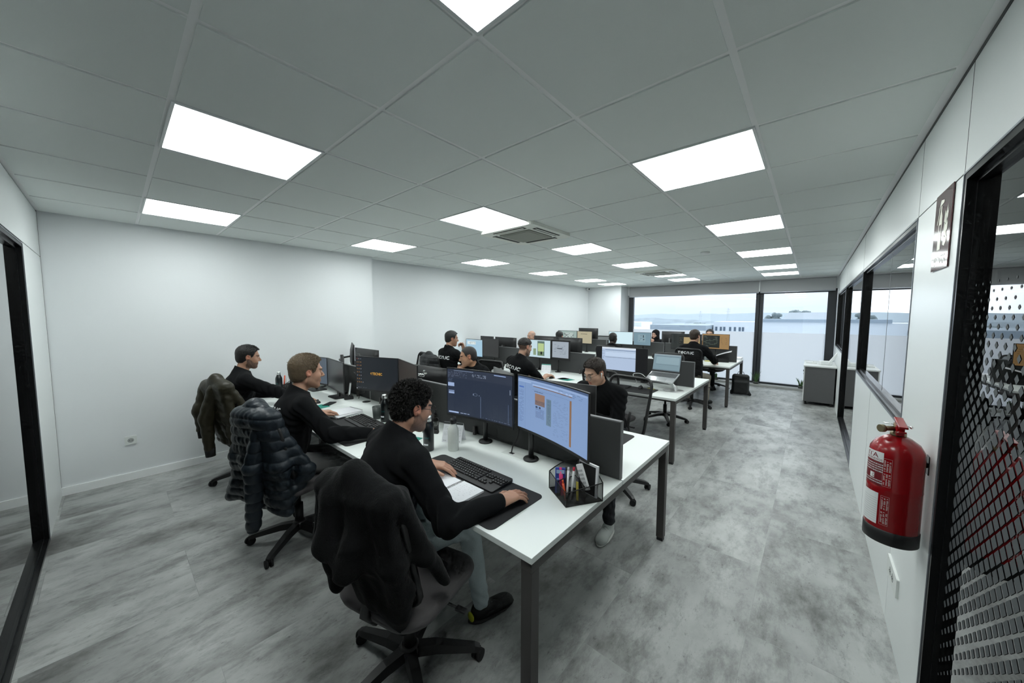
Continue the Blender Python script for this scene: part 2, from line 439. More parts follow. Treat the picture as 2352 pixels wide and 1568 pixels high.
# back partition (left edge of the picture)
b = MB(); b.use(M_PART)
b.bb(XL, -4.1, YB-.09, YB, 0, 2.128); b.bb(XL, XR, YB-.09, YB, 2.134, HC-.012); b.bb(-.35, XR, YB-.09, YB, 0, 2.128)
b.use(M_SEAM); b.bb(XL, XR, YB-.088, YB-.004, 2.12, 2.14); b.bb(XL, XR, YB-.088, YB-.004, HC-.013, HC); b.bb(XL, XL+.006, YB-.01, YB+.001, 0, HC)
struct('wall_back', b)
def glazing(name, axis, a0, a1, z0, z1, plane, depth, sgn, joint=None, film=None, nofloor=False):
    """frame lining + recessed glass; axis 'y' runs along the right wall, 'x' along the back partition; sgn: direction of depth"""
    def bx(B, u0, u1, d0, d1, w0, w1):
        d0, d1 = sorted((plane+sgn*d0, plane+sgn*d1))
        if axis == 'y': B.bb(d0, d1, u0, u1, w0, w1)
        else: B.bb(u0, u1, d0, d1, w0, w1)
    B = MB(); B.use(M_BLK); t = .022
    bx(B, a0, a0+t, 0, depth+.03, z0, z1); bx(B, a1-t, a1, 0, depth+.03, z0, z1)
    bx(B, a0+t, a1-t, 0, depth+.03, z1-t, z1); bx(B, a0+t, a1-t, 0, depth+.03, z0, z0+t)
    # inner step next to the glass
    for u0, u1, w0, w1 in ((a0+t, a0+t+.014, z0+t, z1-t), (a1-t-.014, a1-t, z0+t, z1-t), (a0+t, a1-t, z1-t-.014, z1-t), (a0+t, a1-t, z0+t, z0+t+.014)):
        bx(B, u0, u1, depth*.62, depth+.028, w0, w1)
    B.use(M_GRAYAL); e = .006
    bx(B, a0-e, a0, -.003, .004, z0-e, z1+e); bx(B, a1, a1+e, -.003, .004, z0-e, z1+e)
    bx(B, a0, a1, -.003, .004, z1, z1+e); bx(B, a0, a1, -.003, .004, z0-e, z0) if not nofloor else None
    fr = struct(name, B)
    G = MB(); bx(G, a0+t, a1-t, depth, depth+.008, z0+t, z1-t); g = G.obj('glass_pane', M_GLASS, fr)
    if joint:
        J = MB(); bx(J, joint, joint+.006, depth-.001, depth+.009, z0+t, z1-t); J.obj('glass_joint', mat('joint_grey', (.25, .27, .28), .4), fr)
    return fr
glazing('window_6', 'x', -4.1, -.35, .004, 2.115, YB, .036, -1, nofloor=True)

# right partition
b = MB(); b.use(M_PART); X1 = XR+.1
b.bb(XR, X1, -.5, 10.2, 2.137, HC-.012)
b.bb(XR, X1, 1.978, 2.68, 0, 2.131); b.bb(XR, X1, 2.686, 5.196, 0, 1.052); b.bb(XR, X1, 7.66, 9.86, 0, 1.052); b.bb(XR, X1, 9.86, 10.2, 0, 2.131); b.bb(XR, X1, -.5, .1, 0, 2.131)
b.use(M_SEAM)
b.bb(XR+.004, X1-.004, -.5, 10.2, 2.128, 2.14); b.bb(XR+.003, X1-.004, 2.678, 2.69, 0, 2.14)
for y in (1.979, 2.68, 5.2, 7.64): b.bb(XR-.0006, XR+.01, y-.0015, y+.0015, 2.137, HC-.01)
for y in (3.95,): b.bb(XR-.0005, XR+.01, y-.001, y+.001, 0, 1.05)
b.bb(XR-.002, X1, -.5, 10.2, HC-.014, HC)
struct('wall_right', b)
d1 = glazing('door_1', 'y', .1, 1.972, .004, 2.128, XR, .036, 1)
glazing('window_3', 'y', 2.692, 5.19, 1.06, 2.125, XR, .036, 1, joint=3.72)
glazing('window_4', 'y', 5.2, 7.65, .004, 2.125, XR, .036, 1, nofloor=True)
glazing('window_5', 'y', 7.665, 9.85, 1.06, 2.125, XR, .036, 1)
# diamond film on the glass door
B = MB(); xx = XR+.0352
for r in range(64):
    z = .30+r*.0272
    s = max(0, math.sin(PI*(z-.22)/1.62))**1.3
    if s < .10: continue
    for k in range(30):
        y = .14+k*.0625+(r % 2)*.03125
        if y > 1.93: continue
        hy, hz = .0215*s+.002, .0200*s+.003
        B.quad((xx, y-hy, z), (xx, y, z-hz), (xx, y+hy, z), (xx, y, z+hz))
B.obj('diamond_film', mat('film_grey', (.060, .068, .072), .7), d1)['kind'] = 'stuff'
# venetian blind behind the full-height pane
B = MB()
for k in range(66): B.box((XR+.12, 6.42, .14+k*.03), (.022, 2.3, .0012), R=Matrix.Rotation(math.radians(35), 3, 'Y'))
B.bb(XR+.105, XR+.135, 5.26, 7.58, 2.1, 2.125)
tag(B.obj('venetian_blind', mat('blind_black', (.02, .022, .024), .4)), 'black venetian blind behind the full-height glass of the right partition', 'blind')

# neighbouring rooms, closed and unlit
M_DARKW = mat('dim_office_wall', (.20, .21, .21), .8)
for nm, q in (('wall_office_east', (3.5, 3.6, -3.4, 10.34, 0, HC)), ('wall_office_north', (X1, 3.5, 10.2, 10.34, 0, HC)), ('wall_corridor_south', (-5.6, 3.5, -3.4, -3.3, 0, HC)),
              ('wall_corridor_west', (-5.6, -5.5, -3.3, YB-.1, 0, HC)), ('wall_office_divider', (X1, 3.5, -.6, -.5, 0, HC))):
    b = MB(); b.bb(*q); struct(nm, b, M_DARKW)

# window front
M_FILM = None
def film_mat():
    m = bpy.data.materials.new('frosted_film'); m.use_nodes = True; nt = m.node_tree
    for n in list(nt.nodes):
        if n.type != 'OUTPUT_MATERIAL': nt.nodes.remove(n)
    t = nt.nodes.new('ShaderNodeBsdfTranslucent'); t.inputs[0].default_value = (1, 1, 1, 1)
    d = nt.nodes.new('ShaderNodeBsdfDiffuse'); d.inputs[0].default_value = (.85, .88, .92, 1)
    mx = nt.nodes.new('ShaderNodeMixShader'); mx.inputs[0].default_value = .12
    nt.links.new(t.outputs[0], mx.inputs[1]); nt.links.new(d.outputs[0], mx.inputs[2]); nt.links.new(mx.outputs[0], nt.nodes['Material Output'].inputs[0])
    return m
M_FILM = film_mat(); M_FRAME = mat('window_frame_anthracite', (.022, .026, .032), .45)
def big_window(name, x0, x1, fl, frr):
    B = MB(); y0, y1 = YW-.03, YW+.05
    B.bb(x0-fl, x0, y0, y1, .03, 2.30); B.bb(x1, x1+frr, y0, y1, .03, 2.30); B.bb(x0, x1, y0, y1, 2.19 if x0 > -2 else 2.225, 2.30); B.bb(x0, x1, y0, y1, .03, .085)
    f = struct(name, B, M_FRAME)
    G = MB(); G.bb(x0, x1, YW+.01, YW+.018, .08, 2.24); G.obj('glass_pane', M_WGLASS, f)
    G = MB(); G.bb(x0+.004, x1-.004, YW+.004, YW+.0055, .085, 1.278); G.obj('frosted_film', M_FILM, f)
    return f
big_window('window_1', -4.055, -1.06, .135, .08)
big_window('window_2', -.91, .222, .08, .15)
b = MB(); b.bb(-4.2, XR, 10.16, 10.34, 0, .03); b.use(mat('threshold_grey', (.30, .31, .31), .5)); b.mats = [M_FRAME, M_FRAME]; struct('trim_1', b, M_FRAME)
b = MB(); b.bb(-4.2, XR, 9.985, 10.18, 0, .045, bev=.004); struct('trim_2', b, mat('threshold_light', (.36, .37, .36), .5))
for nm, x0, x1, lab in (('roller_blind', -4.15, -1.0, 'wide grey roller blind pulled up over the left window pane'), ('roller_blind', -.975, .335, 'narrow grey roller blind pulled up over the right window pane beside the partition')):
    t = thing(nm, lab, 'blind', ((x0+x1)/2, 10.09, 2.25), group='roller blinds over the window front')
    w = (x1-x0)/2
    B = MB(); B.bb(-w, w, -.003, .003, -.025, .235); B.obj('blind_fabric', mat('blind_fabric', (.42, .43, .44), .9), t)
    B = MB(); B.cyl((-w, .035, .215), (w, .035, .215), .035, 16); B.obj('blind_roll', mat('blind_fabric', (.42, .43, .44), .9), t)
    B = MB(); B.bb(-w, w, -.006, .006, -.045, -.022); B.obj('bottom_rail', M_GRAYAL, t)
B = MB(); B.bb(-1.0, -.975, 10.05, 10.12, 2.33, 2.46); B.use(M_BLK); B.bb(-1.0, -.975, 10.05, 10.10, 2.24, 2.33); B.mats = [M_WHITEP, M_BLK]
B.obj('blind_bracket'); tag(bpy.data.objects['blind_bracket'], 'small white and black blind bracket above the window mullion', 'bracket')

# lamps
M_LED = mat('led_diffuser', (.9, .9, .9), .5, emit=(.94, 1.0, .985), es=13.8)
lt = None
ROWN = ('over the front desk row', 'above the third ceiling strip', 'over the second desk row', 'above the aisle behind the second desk row', 'over the third desk row', 'closest to the window front')
COLN = {-1: 'in the right lamp column', 2: 'in the middle lamp column', 5: 'in the left lamp column'}
ORD = ('first', 'second', 'third', 'fourth', 'fifth', 'last')
for i in LAMPI:
    for jj, j in enumerate(LAMPJ):
        lab = 'square white LED ceiling panel, %s from the camera %s' % (ORD[jj], COLN[i])
        loc = ((cx(i)+cx(i+1))/2, (cy(j)+cy(j+1))/2, HC)
        if lt is None:
            lt = thing('ceiling_light', lab, 'ceiling light', loc, group='LED panels in the ceiling grid')
            B = MB()
            for q in ((-.298, .298, -.298, -.286), (-.298, .298, .286, .298), (-.298, -.286, -.286, .286), (.286, .298, -.286, .286)): B.bb(*q, -.008, .004)
            B.obj('frame', mat('led_frame', (.7, .73, .73), .4), lt)
            B = MB(); B.bb(-.286, .286, -.286, .286, -.005, .002); B.obj('diffuser', M_LED, lt)
        else: dup(lt, loc, 0, lab, 'LED panels in the ceiling grid')
def ac_unit(x, y, lab):
    t = thing('air_conditioner', lab, 'air conditioner', (x, y, HC)); M = mat('ac_plastic', (.80, .82, .76), .45)
    B = MB(); B.prism(rrect(-.35, .35, -.35, .35, .05), -.035, -.0, smooth=False); B.obj('panel', M, t)
    B = MB(); B.prism(rrect(-.2, .2, -.2, .2, .01), -.045, -.034); B.use(mat('grille', (.30, .31, .27), .7)); 
    B.obj('grille_frame', M, t)
    B = MB(); B.bb(-.17, .17, -.17, .17, -.0475, -.044)
    B.obj('intake_grille', mat('grille', (.17, .175, .15), .7), t)
    for a in range(4):
        R = Matrix.Rotation(a*PI/2, 4, 'Z')
        B = MB(); c = R @ Vector((0, -.27, -.036)); d = (.40, .055, .004) if a % 2 == 0 else (.055, .40, .004)
        B.box(c, d); s = B.obj('air_slot', mat('slot_dark', (.025, .025, .022), .7), t)
        B = MB(); c = R @ Vector((0, -.277, -.041)); d = (.38, .016, .004) if a % 2 == 0 else (.016, .38, .004)
        B.box(c, d); B.obj('louver', M, s)
ac_unit((cx(2)+cx(3))/2, (cy(3)+cy(4))/2+.02, 'white ceiling cassette air conditioner beside the middle lamp')
ac_unit((cx(2)+cx(3))/2, (cy(10)+cy(11))/2+.02, 'small distant ceiling cassette air conditioner near the window end')
t = thing('smoke_detector', 'round white smoke detector on a ceiling tile', 'smoke detector', (-1.153, 5.34, HC-.006))
B = MB(); B.lathe([(.055, 0), (.055, -.012), (.04, -.025), (.02, -.03)], n=24); B.obj('detector_body', M_WHITEP, t)
t = thing('security_camera', 'small white dome security camera high in the far wall corner', 'security camera', (-5.17, 9.50, 2.47))
B = MB(); B.cyl((-.075, 0, 0), (0, 0, 0), .05, 20); B.obj('mount', M_WHITEP, t)
B = MB(); B.sphere((.005, -.01, 0), .045); B.obj('dome', M_WHITEP, t)
B = MB(); B.sphere((.032, -.035, -.004), .022); B.obj('lens', M_BLK, t)

# sockets
def socket(name, lab, M4, w, h, n):
    t = thing(name, lab, 'socket'); t.matrix_world = M4
    B = MB(); B.prism(rrect(-w/2, w/2, -h/2, h/2, .006), 0, .010); B.obj('cover_plate', mat('socket_white', (.72, .75, .73), .35), t)
    for k in range(n):
        x = (k-(n-1)/2)*.065
        B = MB(); B.lathe([(.022, .0102), (.020, .011)], (x, 0, 0), 20); B.obj('socket_ring', mat('socket_grey', (.35, .37, .36), .5), t)
        B = MB(); B.cyl((x-.009, 0, .0105), (x-.009, 0, .0125), .003, 8); B.cyl((x+.009, 0, .0105), (x+.009, 0, .0125), .003, 8); B.obj('pin_holes', M_BLKM, t)
socket('wall_socket', 'single white wall socket on the plain left wall', Matrix(((0, 0, 1, XL), (1, 0, 0, .06), (0, 1, 0, .398), (0, 0, 0, 1))), .082, .082, 1)
socket('wall_socket', 'white double socket low on the partition under the fire extinguisher', Matrix(((0, 0, -1, XR), (-1, 0, 0, 2.54), (0, 1, 0, .325), (0, 0, 0, 1))), .26, .095, 2)

# fire extinguisher sign
t = thing('extinguisher_sign', 'dark red fire extinguisher sign with pale pictogram and white lettering', 'sign', (XR-.004, 2.19, 1.98))
B = MB(); B.bb(-.0015, .0015, -.118, .118, -.155, .155); B.obj('plate', mat('sign_maroon', (.085, .012, .018), .12, coat=.6), t)
def S2(pts): return [(-.0022, -x, z) for x, z in pts]    # x to the viewer's right when facing +x
B = MB()
B.poly([(-.0022, -x, z) for x, z in [(-.045, -.075), (.0, -.075), (.0, .055), (-.012, .075), (-.033, .075), (-.045, .055)]])
B.poly(S2([(-.03, .075), (-.015, .075), (-.015, .10), (-.03, .10)])); B.poly(S2([(-.05, .10), (.01, .108), (.01, .118), (-.035, .125)]))
B.poly(S2([(-.05, .10), (-.04, .10), (-.055, .05), (-.068, .03), (-.075, .035), (-.06, .06)]))
for z0, s in ((.0, 1), (.045, .9), (-.045, .8)):
    B.poly(S2([(.03, z0-.02*s), (.055, z0-.03*s), (.08, z0-.01*s), (.085, z0+.03*s), (.072, z0+.015*s), (.07, z0+.05*s), (.055, z0+.01*s), (.04, z0+.03*s)]))
B.use(mat('sign_cream', (.62, .62, .50), .3)); B.mats = [B.mats[0]]
pg_ = B.obj('pictogram', None, t)
B = MB(); B.poly([(-.0026, -x, z) for x, z in [(-.036, -.01), (-.009, -.01), (-.009, .025), (-.036, .025)]]); B.obj('pictogram_label', mat('sign_maroon', (.085, .012, .018), .12), pg_)
tr, w = text_tris('EXTINTOR', .02); B = MB(); s = .165/w
for q in tr: B.poly([(-.0022, -(x*s-.0825), y*.036-.135) for x, y in q])
B.obj('lettering', mat('sign_white', (.78, .78, .76), .3), t)

# fire extinguisher
t = thing('fire_extinguisher', 'red fire extinguisher with black foot hanging on the white partition', 'fire extinguisher', (.287, 2.085, .71))
r = .080
B = MB(); B.lathe([(r*.985, .055), (r, .06), (r, .22), (r*1.012, .225), (r, .23), (r, .355), (r*.97, .385), (r*.8, .412), (r*.5, .432), (.024, .440)], n=48); B.obj('cylinder', M_RED, t)
B = MB(); B.lathe([(r*.96, 0), (r*1.02, .004), (r*1.025, .056), (r*.98, .060)], n=48); B.obj('foot_ring', M_BLKP, t)
BR = mat('brass', (.22, .18, .11), .4, .9)
B = MB(); B.lathe([(.024, .438), (.024, .452), (.016, .456), (.016, .49)], n=20); B.cyl((-.01, 0, .468), (-.045, -.028, .468), .010, 12); B.cyl((-.045, -.028, .468), (-.056, -.036, .468), .0155, 12); B.obj('valve', BR, t)
B = MB(); B.box((0, -.018, .475), (.024, .05, .055), bev=.004); B.box((.0, -.035, .500), (.026, .12, .008), R=Matrix.Rotation(.12, 3, 'X'), bev=.002); B.box((0, -.04, .462), (.022, .09, .007), R=Matrix.Rotation(-.25, 3, 'X'), bev=.002); B.obj('handle', M_RED, t)
B = MB(); B.cyl((-.045, -.01, .488), (.028, .0, .482), .002, 8); B.sphere((.034, 0, .480), .006, 8); B.obj('safety_pin', M_CHROME, t)
B = MB(); B.box((.072, .02, .335), (.03, .03, .02), bev=.003); B.box((.0885, .02, .335), (.004, .04, .075), bev=.001); B.obj('bracket', M_BLK, t)
def band(a0, a1, z0, z1, m, nm, off, par):
    B = MB(); n = 14
    for k in range(n):
        p = [math.radians(a0+(a1-a0)*(k+e)/n) for e in (0, 1)]; R = r+off
        B.quad((R*math.cos(p[0]), R*math.sin(p[0]), z0), (R*math.cos(p[1]), R*math.sin(p[1]), z0), (R*math.cos(p[1]), R*math.sin(p[1]), z1), (R*math.cos(p[0]), R*math.sin(p[0]), z1))
    return B.obj(nm, m, par)
M_LABR = mat('label_red', (.16, .01, .015), .35); M_LABW = mat('label_white', (.72, .74, .74), .4)
main = band(172, 238, .235, .375, M_LABR, 'label', .0006, t)
band(172, 238, .335, .375, M_LABW, 'brand_strip', .001, main)
band(205, 218, .262, .283, M_LABW, 'class_box', .001, main)
insp = band(176, 232, .075, .205, M_LABW, 'inspection_card', .0006, t)
def cyltext(txt, a0, a1, z, h, m, par, nm, off=.0014):
    tr, w = text_tris(txt, .015); B = MB(); R = r+off
    for q in tr:
        B.poly([(R*math.cos(math.radians(a0+(a1-a0)*x/w)), R*math.sin(math.radians(a0+(a1-a0)*x/w)), z+y*h) for x, y in q])
    B.obj(nm, m, par)
cyltext('ITA', 190, 226, .350, .019, M_LABR, main, 'brand_text'); cyltext('INCENDIOS', 186, 236, .3385, .008, M_LABR, main, 'brand_line')
cyltext('C', 212, 217, .266, .014, M_LABR, main, 'class_letter')
B = MB(); R = r+.0013
for k in range(9):                                                    # small unreadable lines of print
    z = .245+k*.0095
    if .258 < z < .286: continue
    for a0 in np.arange(178, 236, 3.2):
        a1 = a0+RNG.uniform(1.6, 2.8)
        B.quad(*[(R*math.cos(math.radians(a)), R*math.sin(math.radians(a)), zz) for a, zz in ((a0, z), (a1, z), (a1, z+.004), (a0, z+.004))])
B.obj('print_lines', M_LABW, main)
for a0, a1, z0, z1 in ((238, 256, .24, .355), (238, 256, .08, .20)):
    B = MB()
    def arcbar(aa, ab, za, zb):
        n = 4
        for k in range(n):
            p0, p1 = [math.radians(aa+(ab-aa)*(k+e)/n) for e in (0, 1)]
            B.quad((R*math.cos(p0), R*math.sin(p0), za), (R*math.cos(p1), R*math.sin(p1), za), (R*math.cos(p1), R*math.sin(p1), zb), (R*math.cos(p0), R*math.sin(p0), zb))
    arcbar(a0, a1, z0, z0+.0008); arcbar(a0, a1, z1-.0008, z1); arcbar(a0, a0+.5, z0, z1); arcbar(a1-.5, a1, z0, z1)
    for c in range(3):
        for q in range(26):
            z = z0+.006+q*(z1-z0-.012)/26
            if q in (12, 13) or RNG.random() < .12: continue
            arcbar(a0+2+c*5.4, a0+2+c*5.4+RNG.uniform(2.5, 4.2), z, z+.0026)
    B.obj('instruction_text', mat('print_pink', (.60, .42, .42), .4), main if z0 > .2 else insp)
B = MB()
for q in range(11):
    z = .085+q*.0095
    p0, p1 = math.radians(178), math.radians(231)
    for k in range(8):
        a, c = p0+(p1-p0)*k/8, p0+(p1-p0)*(k+1)/8
        B.quad((R*math.cos(a), R*math.sin(a), z), (R*math.cos(c), R*math.sin(c), z), (R*math.cos(c), R*math.sin(c), z+.0008), (R*math.cos(a), R*math.sin(a), z+.0008))
B.obj('ruled_lines', mat('print_grey', (.3, .31, .32), .6), insp)

# ================================================================== DESKS
def bench(y0, y1, xr, dw, n, lab, legs_mid=True):
    ym = (y0+y1)/2; xl = xr-dw*n
    t = thing('bench_desk', lab, 'desk', (xr, ym, 0)); t.rotation_euler = (0, 0, 0)
    ox, oy = xr, ym
    def P(B, nm, m): return B.obj(nm, m, t, )
    def bb(B, x0, x1, ya, yb, z0, z1, bev=0): B.bb(x0-ox, x1-ox, ya-oy, yb-oy, z0, z1, bev)
    for k in range(n):
        a, c = xr-dw*(k+1), xr-dw*k
        for ya, yb in ((y0, ym-.004), (ym+.004, y1)):
            B = MB(); bb(B, a+.001, c-.001, ya, yb, DZ-.025, DZ, .0015); P(B, 'tabletop', M_TOP)
        sx0, sx1 = (a+.012, c-.012)
        B = MB(); bb(B, sx0, sx1, ym-.013, ym+.013, DZ+.004, DZ+.325, .002); sp = P(B, 'screen_panel', M_PANEL)
        B = MB(); bb(B, sx0, sx1, ym-.0135, ym+.0135, DZ+.320, DZ+.327); bb(B, sx1-.004, sx1+.001, ym-.0135, ym+.0135, DZ+.004, DZ+.327); B.obj('panel_edge', M_PEDGE, sp)
        for q in (.25, 1.15):
            for s in (-1, 1):
                B = MB(); bb(B, c-q-.012, c-q+.012, ym+s*.028-.012, ym+s*.028+.012, DZ, DZ+.065, .003); B.obj('panel_clamp', M_LEG, sp)
        for ya, yb in ((y0, ym), (ym, y1)):
            B = MB(); cyy = ym-.085 if ya == y0 else ym+.085
            B.lathe([(.040, DZ), (.042, DZ+.002), (.036, DZ+.003)], (a+.06-ox if k < n-1 else a+.3-ox, cyy-oy, 0), 24); P(B, 'cable_grommet', M_BLKP)
        B = MB(); bb(B, a+.03, c-.03, y0+.10, y0+.13, DZ-.065, DZ-.026); P(B, 'long_rail', M_LEG)
        B = MB(); bb(B, a+.03, c-.03, y1-.13, y1-.10, DZ-.065, DZ-.026); P(B, 'long_rail', M_LEG)
    for k in range(n+1):
        x = xr-dw*k
        lx0, lx1 = (x-.056, x-.006) if k < n else (x+.006, x+.056)
        if 0 < k < n: lx0, lx1 = x-.025, x+.025
        yi = 0 if k in (0, n) else .28
        B = MB(); bb(B, lx0, lx1, y0+.006+yi, y1-.006-yi, DZ-.066, DZ-.026); P(B, 'end_rail', M_LEG)
        for s, yy in ((0, y0+.006+yi), (1, y1-.056-yi)):
            B = MB(); bb(B, lx0, lx1, yy, yy+.05, .025, DZ-.0665, .002); lg = P(B, 'leg', M_LEG)
            B = MB(); bb(B, lx0+.004, lx1-.004, yy+.004, yy+.046, 0, .026); B.obj('leg_foot', M_BLKP, lg)
    return t
bench(.968, 2.595, -.739, 1.4, 3, 'front row white bench desk with dark grey divider screens and taupe legs')
bench(3.975, 5.60, -1.085, 1.38, 3, 'second row white bench desk carrying the open laptop at its aisle end')
bench(7.216, 8.85, -1.085, 1.38, 3, 'third row white bench desk, nearest the window front')

# ================================================================== SCREENS
def UV(L, Rr, zb, zt, curve=0.0):
    """map (u,v,off) to the world; L,Rr: xy ends as the viewer sees them"""
    L = np.array(L, float); Rr = np.array(Rr, float); d = Rr-L; w = np.hypot(*d); d = d/w; n = np.array([d[1], -d[0]])   # towards the viewer
    def f(u, v, o=0):
        s = curve*((2*u-1)**2-1)      # middle further from the viewer
        p = L+d*w*u+n*(s+o); return (p[0], p[1], zb+(zt-zb)*v)
    return f, w
def monitor(lab, L, Rr, zb, zt, content=None, curve=0.0, pole=None, foot=False, bezel=.007, chin=.016, back=M_BLKP, grp=None, side=1, deep=.035):
    f, w = UV(L, Rr, zb, zt, curve)
    c = f(.5, 0); base = (pole[0], pole[1]) if pole else (c[0], c[1])
    o0 = Vector((base[0], base[1], DZ)); t = thing('monitor', lab, 'monitor', o0, group=grp)
    W = lambda u, v, o=0: Vector(f(u, v, o))-o0
    N = 10 if curve else 1
    h = zt-zb; bu, bv, cv = bezel/w, bezel/h, chin/h
    B = MB(); B.use(back)
    # housing: grid front/back with a soft hump behind
    us = [i/ max(N, 6) for i in range(max(N, 6)+1)]; vs = [0, .25, .5, .75, 1]
    th = lambda u, v: .010+deep*max(0, 1-(2*u-1)**4)*max(0, 1-(2*v-.9)**4)
    fr = [[B.bm.verts.new(W(u, v, 0)) for v in vs] for u in us]; bk = [[B.bm.verts.new(W(u, v, -th(u, v))) for v in vs] for u in us]
    nu, nv = len(us), len(vs)
    for i in range(nu-1):
        for j in range(nv-1):
            B._f([fr[i][j], fr[i+1][j], fr[i+1][j+1], fr[i][j+1]]); B._f([bk[i][j], bk[i][j+1], bk[i+1][j+1], bk[i+1][j]], True)
    for i in range(nu-1):
        B._f([fr[i][0], bk[i][0], bk[i+1][0], fr[i+1][0]]); B._f([fr[i][-1], fr[i+1][-1], bk[i+1][-1], bk[i][-1]])
    for j in range(nv-1):
        B._f([fr[0][j], fr[0][j+1], bk[0][j+1], bk[0][j]]); B._f([fr[-1][j], bk[-1][j], bk[-1][j+1], fr[-1][j+1]])
    B.obj('housing', None, t)
    B = MB()
    def rect(u0, v0, u1, v1, m, lay):
        B.use(m); k = max(1, int(math.ceil((u1-u0)*N))) if curve else 1
        U0, V0 = bu+(1-2*bu)*u0, cv+(1-cv-bv)*v0; U1, V1 = bu+(1-2*bu)*u1, cv+(1-cv-bv)*v1
        for i in range(k):
            a, b_ = U0+(U1-U0)*i/k, U0+(U1-U0)*(i+1)/k
            B.quad(W(a, V0, lay), W(b_, V0, lay), W(b_, V1, lay), W(a, V1, lay))
    bg, items, es = content if content else (None, [], 1)
    rect(0, 0, 1, 1, emis(bg, es) if bg else mat('screen_off', (.012, .013, .015), .18), .0006)
    for it in items:
        if it[0] == 'text':
            _, u, v, hh, col, s, bold = it; tr, tw = text_tris(s, bold); B.use(emis(col, es)); asp = h/w
            for q in tr: B.poly([W(bu+(1-2*bu)*(u+x*hh*asp), cv+(1-cv-bv)*(v+y*hh), .0016) for x, y in q])
        else: rect(*it[:4], emis(it[4], es), .0006+.0003*(it[5] if len(it) > 5 else 1))
    B.obj('screen', None, t)
    zc = h*.5
    if pole:
        p = Vector((0, 0, 0)); top = zb+h*.5-DZ
        B = MB(); B.cyl((0, 0, 0), (0, 0, top+.02), .0165, 20); B.obj('stand_pole', M_BLKP, t)
        B = MB(); B.lathe([(.048, 0), (.050, .006), (.046, .012), (.018, .016)], n=28); B.obj('stand_base', M_BLKP, t)
        q = W(.5, .5, -.012-deep*.9); B = MB(); B.tube([(0, 0, top), (q.x*.5, q.y*.5, top), (q.x, q.y, top)], .012); B.obj('stand_arm', M_BLKP, t)
        B = MB(); B.cyl(q, W(.5, .5, -.008), .035, 4); B.obj('mount_plate', M_BLKP, t)
    elif foot:
        q = W(.5, 0, -.03); B = MB(); B.box((q.x, q.y, (zb-DZ)/2+.05), (.05, .012, (zb-DZ)+.1)); B.obj('stand_pole', M_BLKP, t)
        B = MB(); B.prism(rrect(q.x-.11, q.x+.11, q.y-.08, q.y+.09, .03), 0.0005, .010); B.obj('stand_base', M_BLKP, t)
    return t
G_ = random.Random(3)
def lines(u0, v0, u1, v1, n, col, fill=.7, words=6, hfac=.45):
    out = []
    for i in range(n):
        v = v1-(i+.5)*(v1-v0)/n; u = u0
        while u < u1-.005:
            wd = min(G_.uniform(.4, 1.3)*(u1-u0)/words, u1-u)
            if G_.random() < fill: out.append((u, v-(v1-v0)/n*hfac/2, u+wd*.85, v+(v1-v0)/n*hfac/2, col, 3))
            u += wd
    return out
# A: web catalogue page
blue = (.52, .63, .80)
A = [(0, .965, 1, 1, (.30, .38, .52)), (.01, .93, .99, .962, (.60, .70, .86)), (0, .90, .20, .928, (.62, .72, .87)), (.11, 0, .1125, .90, (.42, .53, .70), 2),
     (.235, .855, .79, .868, (.50, .38, .30), 2), (.22, .872, .795, .90, (.66, .76, .92), 2), (.76, .05, .785, .80, (.56, .42, .30), 2), (.43, .23, .50, .70, (.42, .52, .60), 2),
     (.26, .53, .405, .74, (.50, .43, .42), 2), (.26, .62, .405, .74, (.60, .47, .40), 3), (.02, .79, .09, .815, (.30, .45, .75), 2), (.22, .80, .79, .803, (.40, .5, .64), 2)]
A += lines(.02, .12, .09, .75, 22, (.40, .50, .68), .6, 3, .35)+lines(.27, .30, .40, .47, 11, (.36, .44, .60), .9, 5)+lines(.45, .25, .49, .68, 22, (.30, .40, .50), .8, 2, .4)
A += lines(.53, .10, .74, .72, 30, (.42, .52, .68), .38, 7, .25)+lines(.25, .765, .38, .785, 1, (.1, .14, .22), 1, 4)+lines(.60, .85, .95, .93, 3, (.38, .48, .64), .35, 9, .3)+lines(.27, .57, .40, .61, 3, (.30, .26, .28), .7, 6, .3)
A += [(.27, .475, .30, .51, (.2, .26, .36), 2), (.32, .475, .345, .51, (.15, .2, .3), 2)]
# B: CAD window, slate background
dk = (.155, .19, .255)
Bc = [(0, .80, 1, 1, (.185, .215, .275)), (.72, .955, .90, .975, (.55, .63, .78), 2), (.10, .965, .40, .975, (.5, .56, .66), 2), (0, .0, .001, .8, dk), (.01, .62, .105, .70, (.60, .68, .82), 2), (.02, .455, .105, .50, (.58, .66, .8), 2), (.02, .51, .105, .53, (.5, .58, .72), 2),
      (.02, .03, .17, .062, (.62, .70, .84), 2), (.51, .02, .518, .47, (.34, .40, .50), 2), (.935, .05, .943, .42, (.30, .36, .46), 2), (.0, .0, 1, .024, (.12, .15, .21), 1)]
Bc += lines(.01, .82, .30, .95, 5, (.42, .46, .55), .45, 16, .3)+lines(.38, .86, .60, .93, 3, (.55, .60, .68), .5, 14, .5)+lines(.02, .70, .09, .79, 4, (.38, .43, .52), .4, 5, .3)+lines(.20, .03, .34, .06, 1, (.6, .66, .78), .7, 9, .5)
Bc += lines(.55, .02, .97, .05, 1, (.40, .45, .55), .5, 24, .3)+lines(.96, .62, .975, .72, 6, (.7, .75, .85), 1, 1, .4)
Bc += [(.43+.018*math.cos(a)*1.6, .49+.028*math.sin(a), .43+.018*math.cos(a)*1.6+.006, .49+.028*math.sin(a)+.012, (.55, .62, .72), 2) for a in [k*PI/4 for k in range(8)]]+[(.395, .475, .40, .515, (.6, .66, .76), 2), (.49, .48, .495, .495, (.7, .75, .85), 2)]
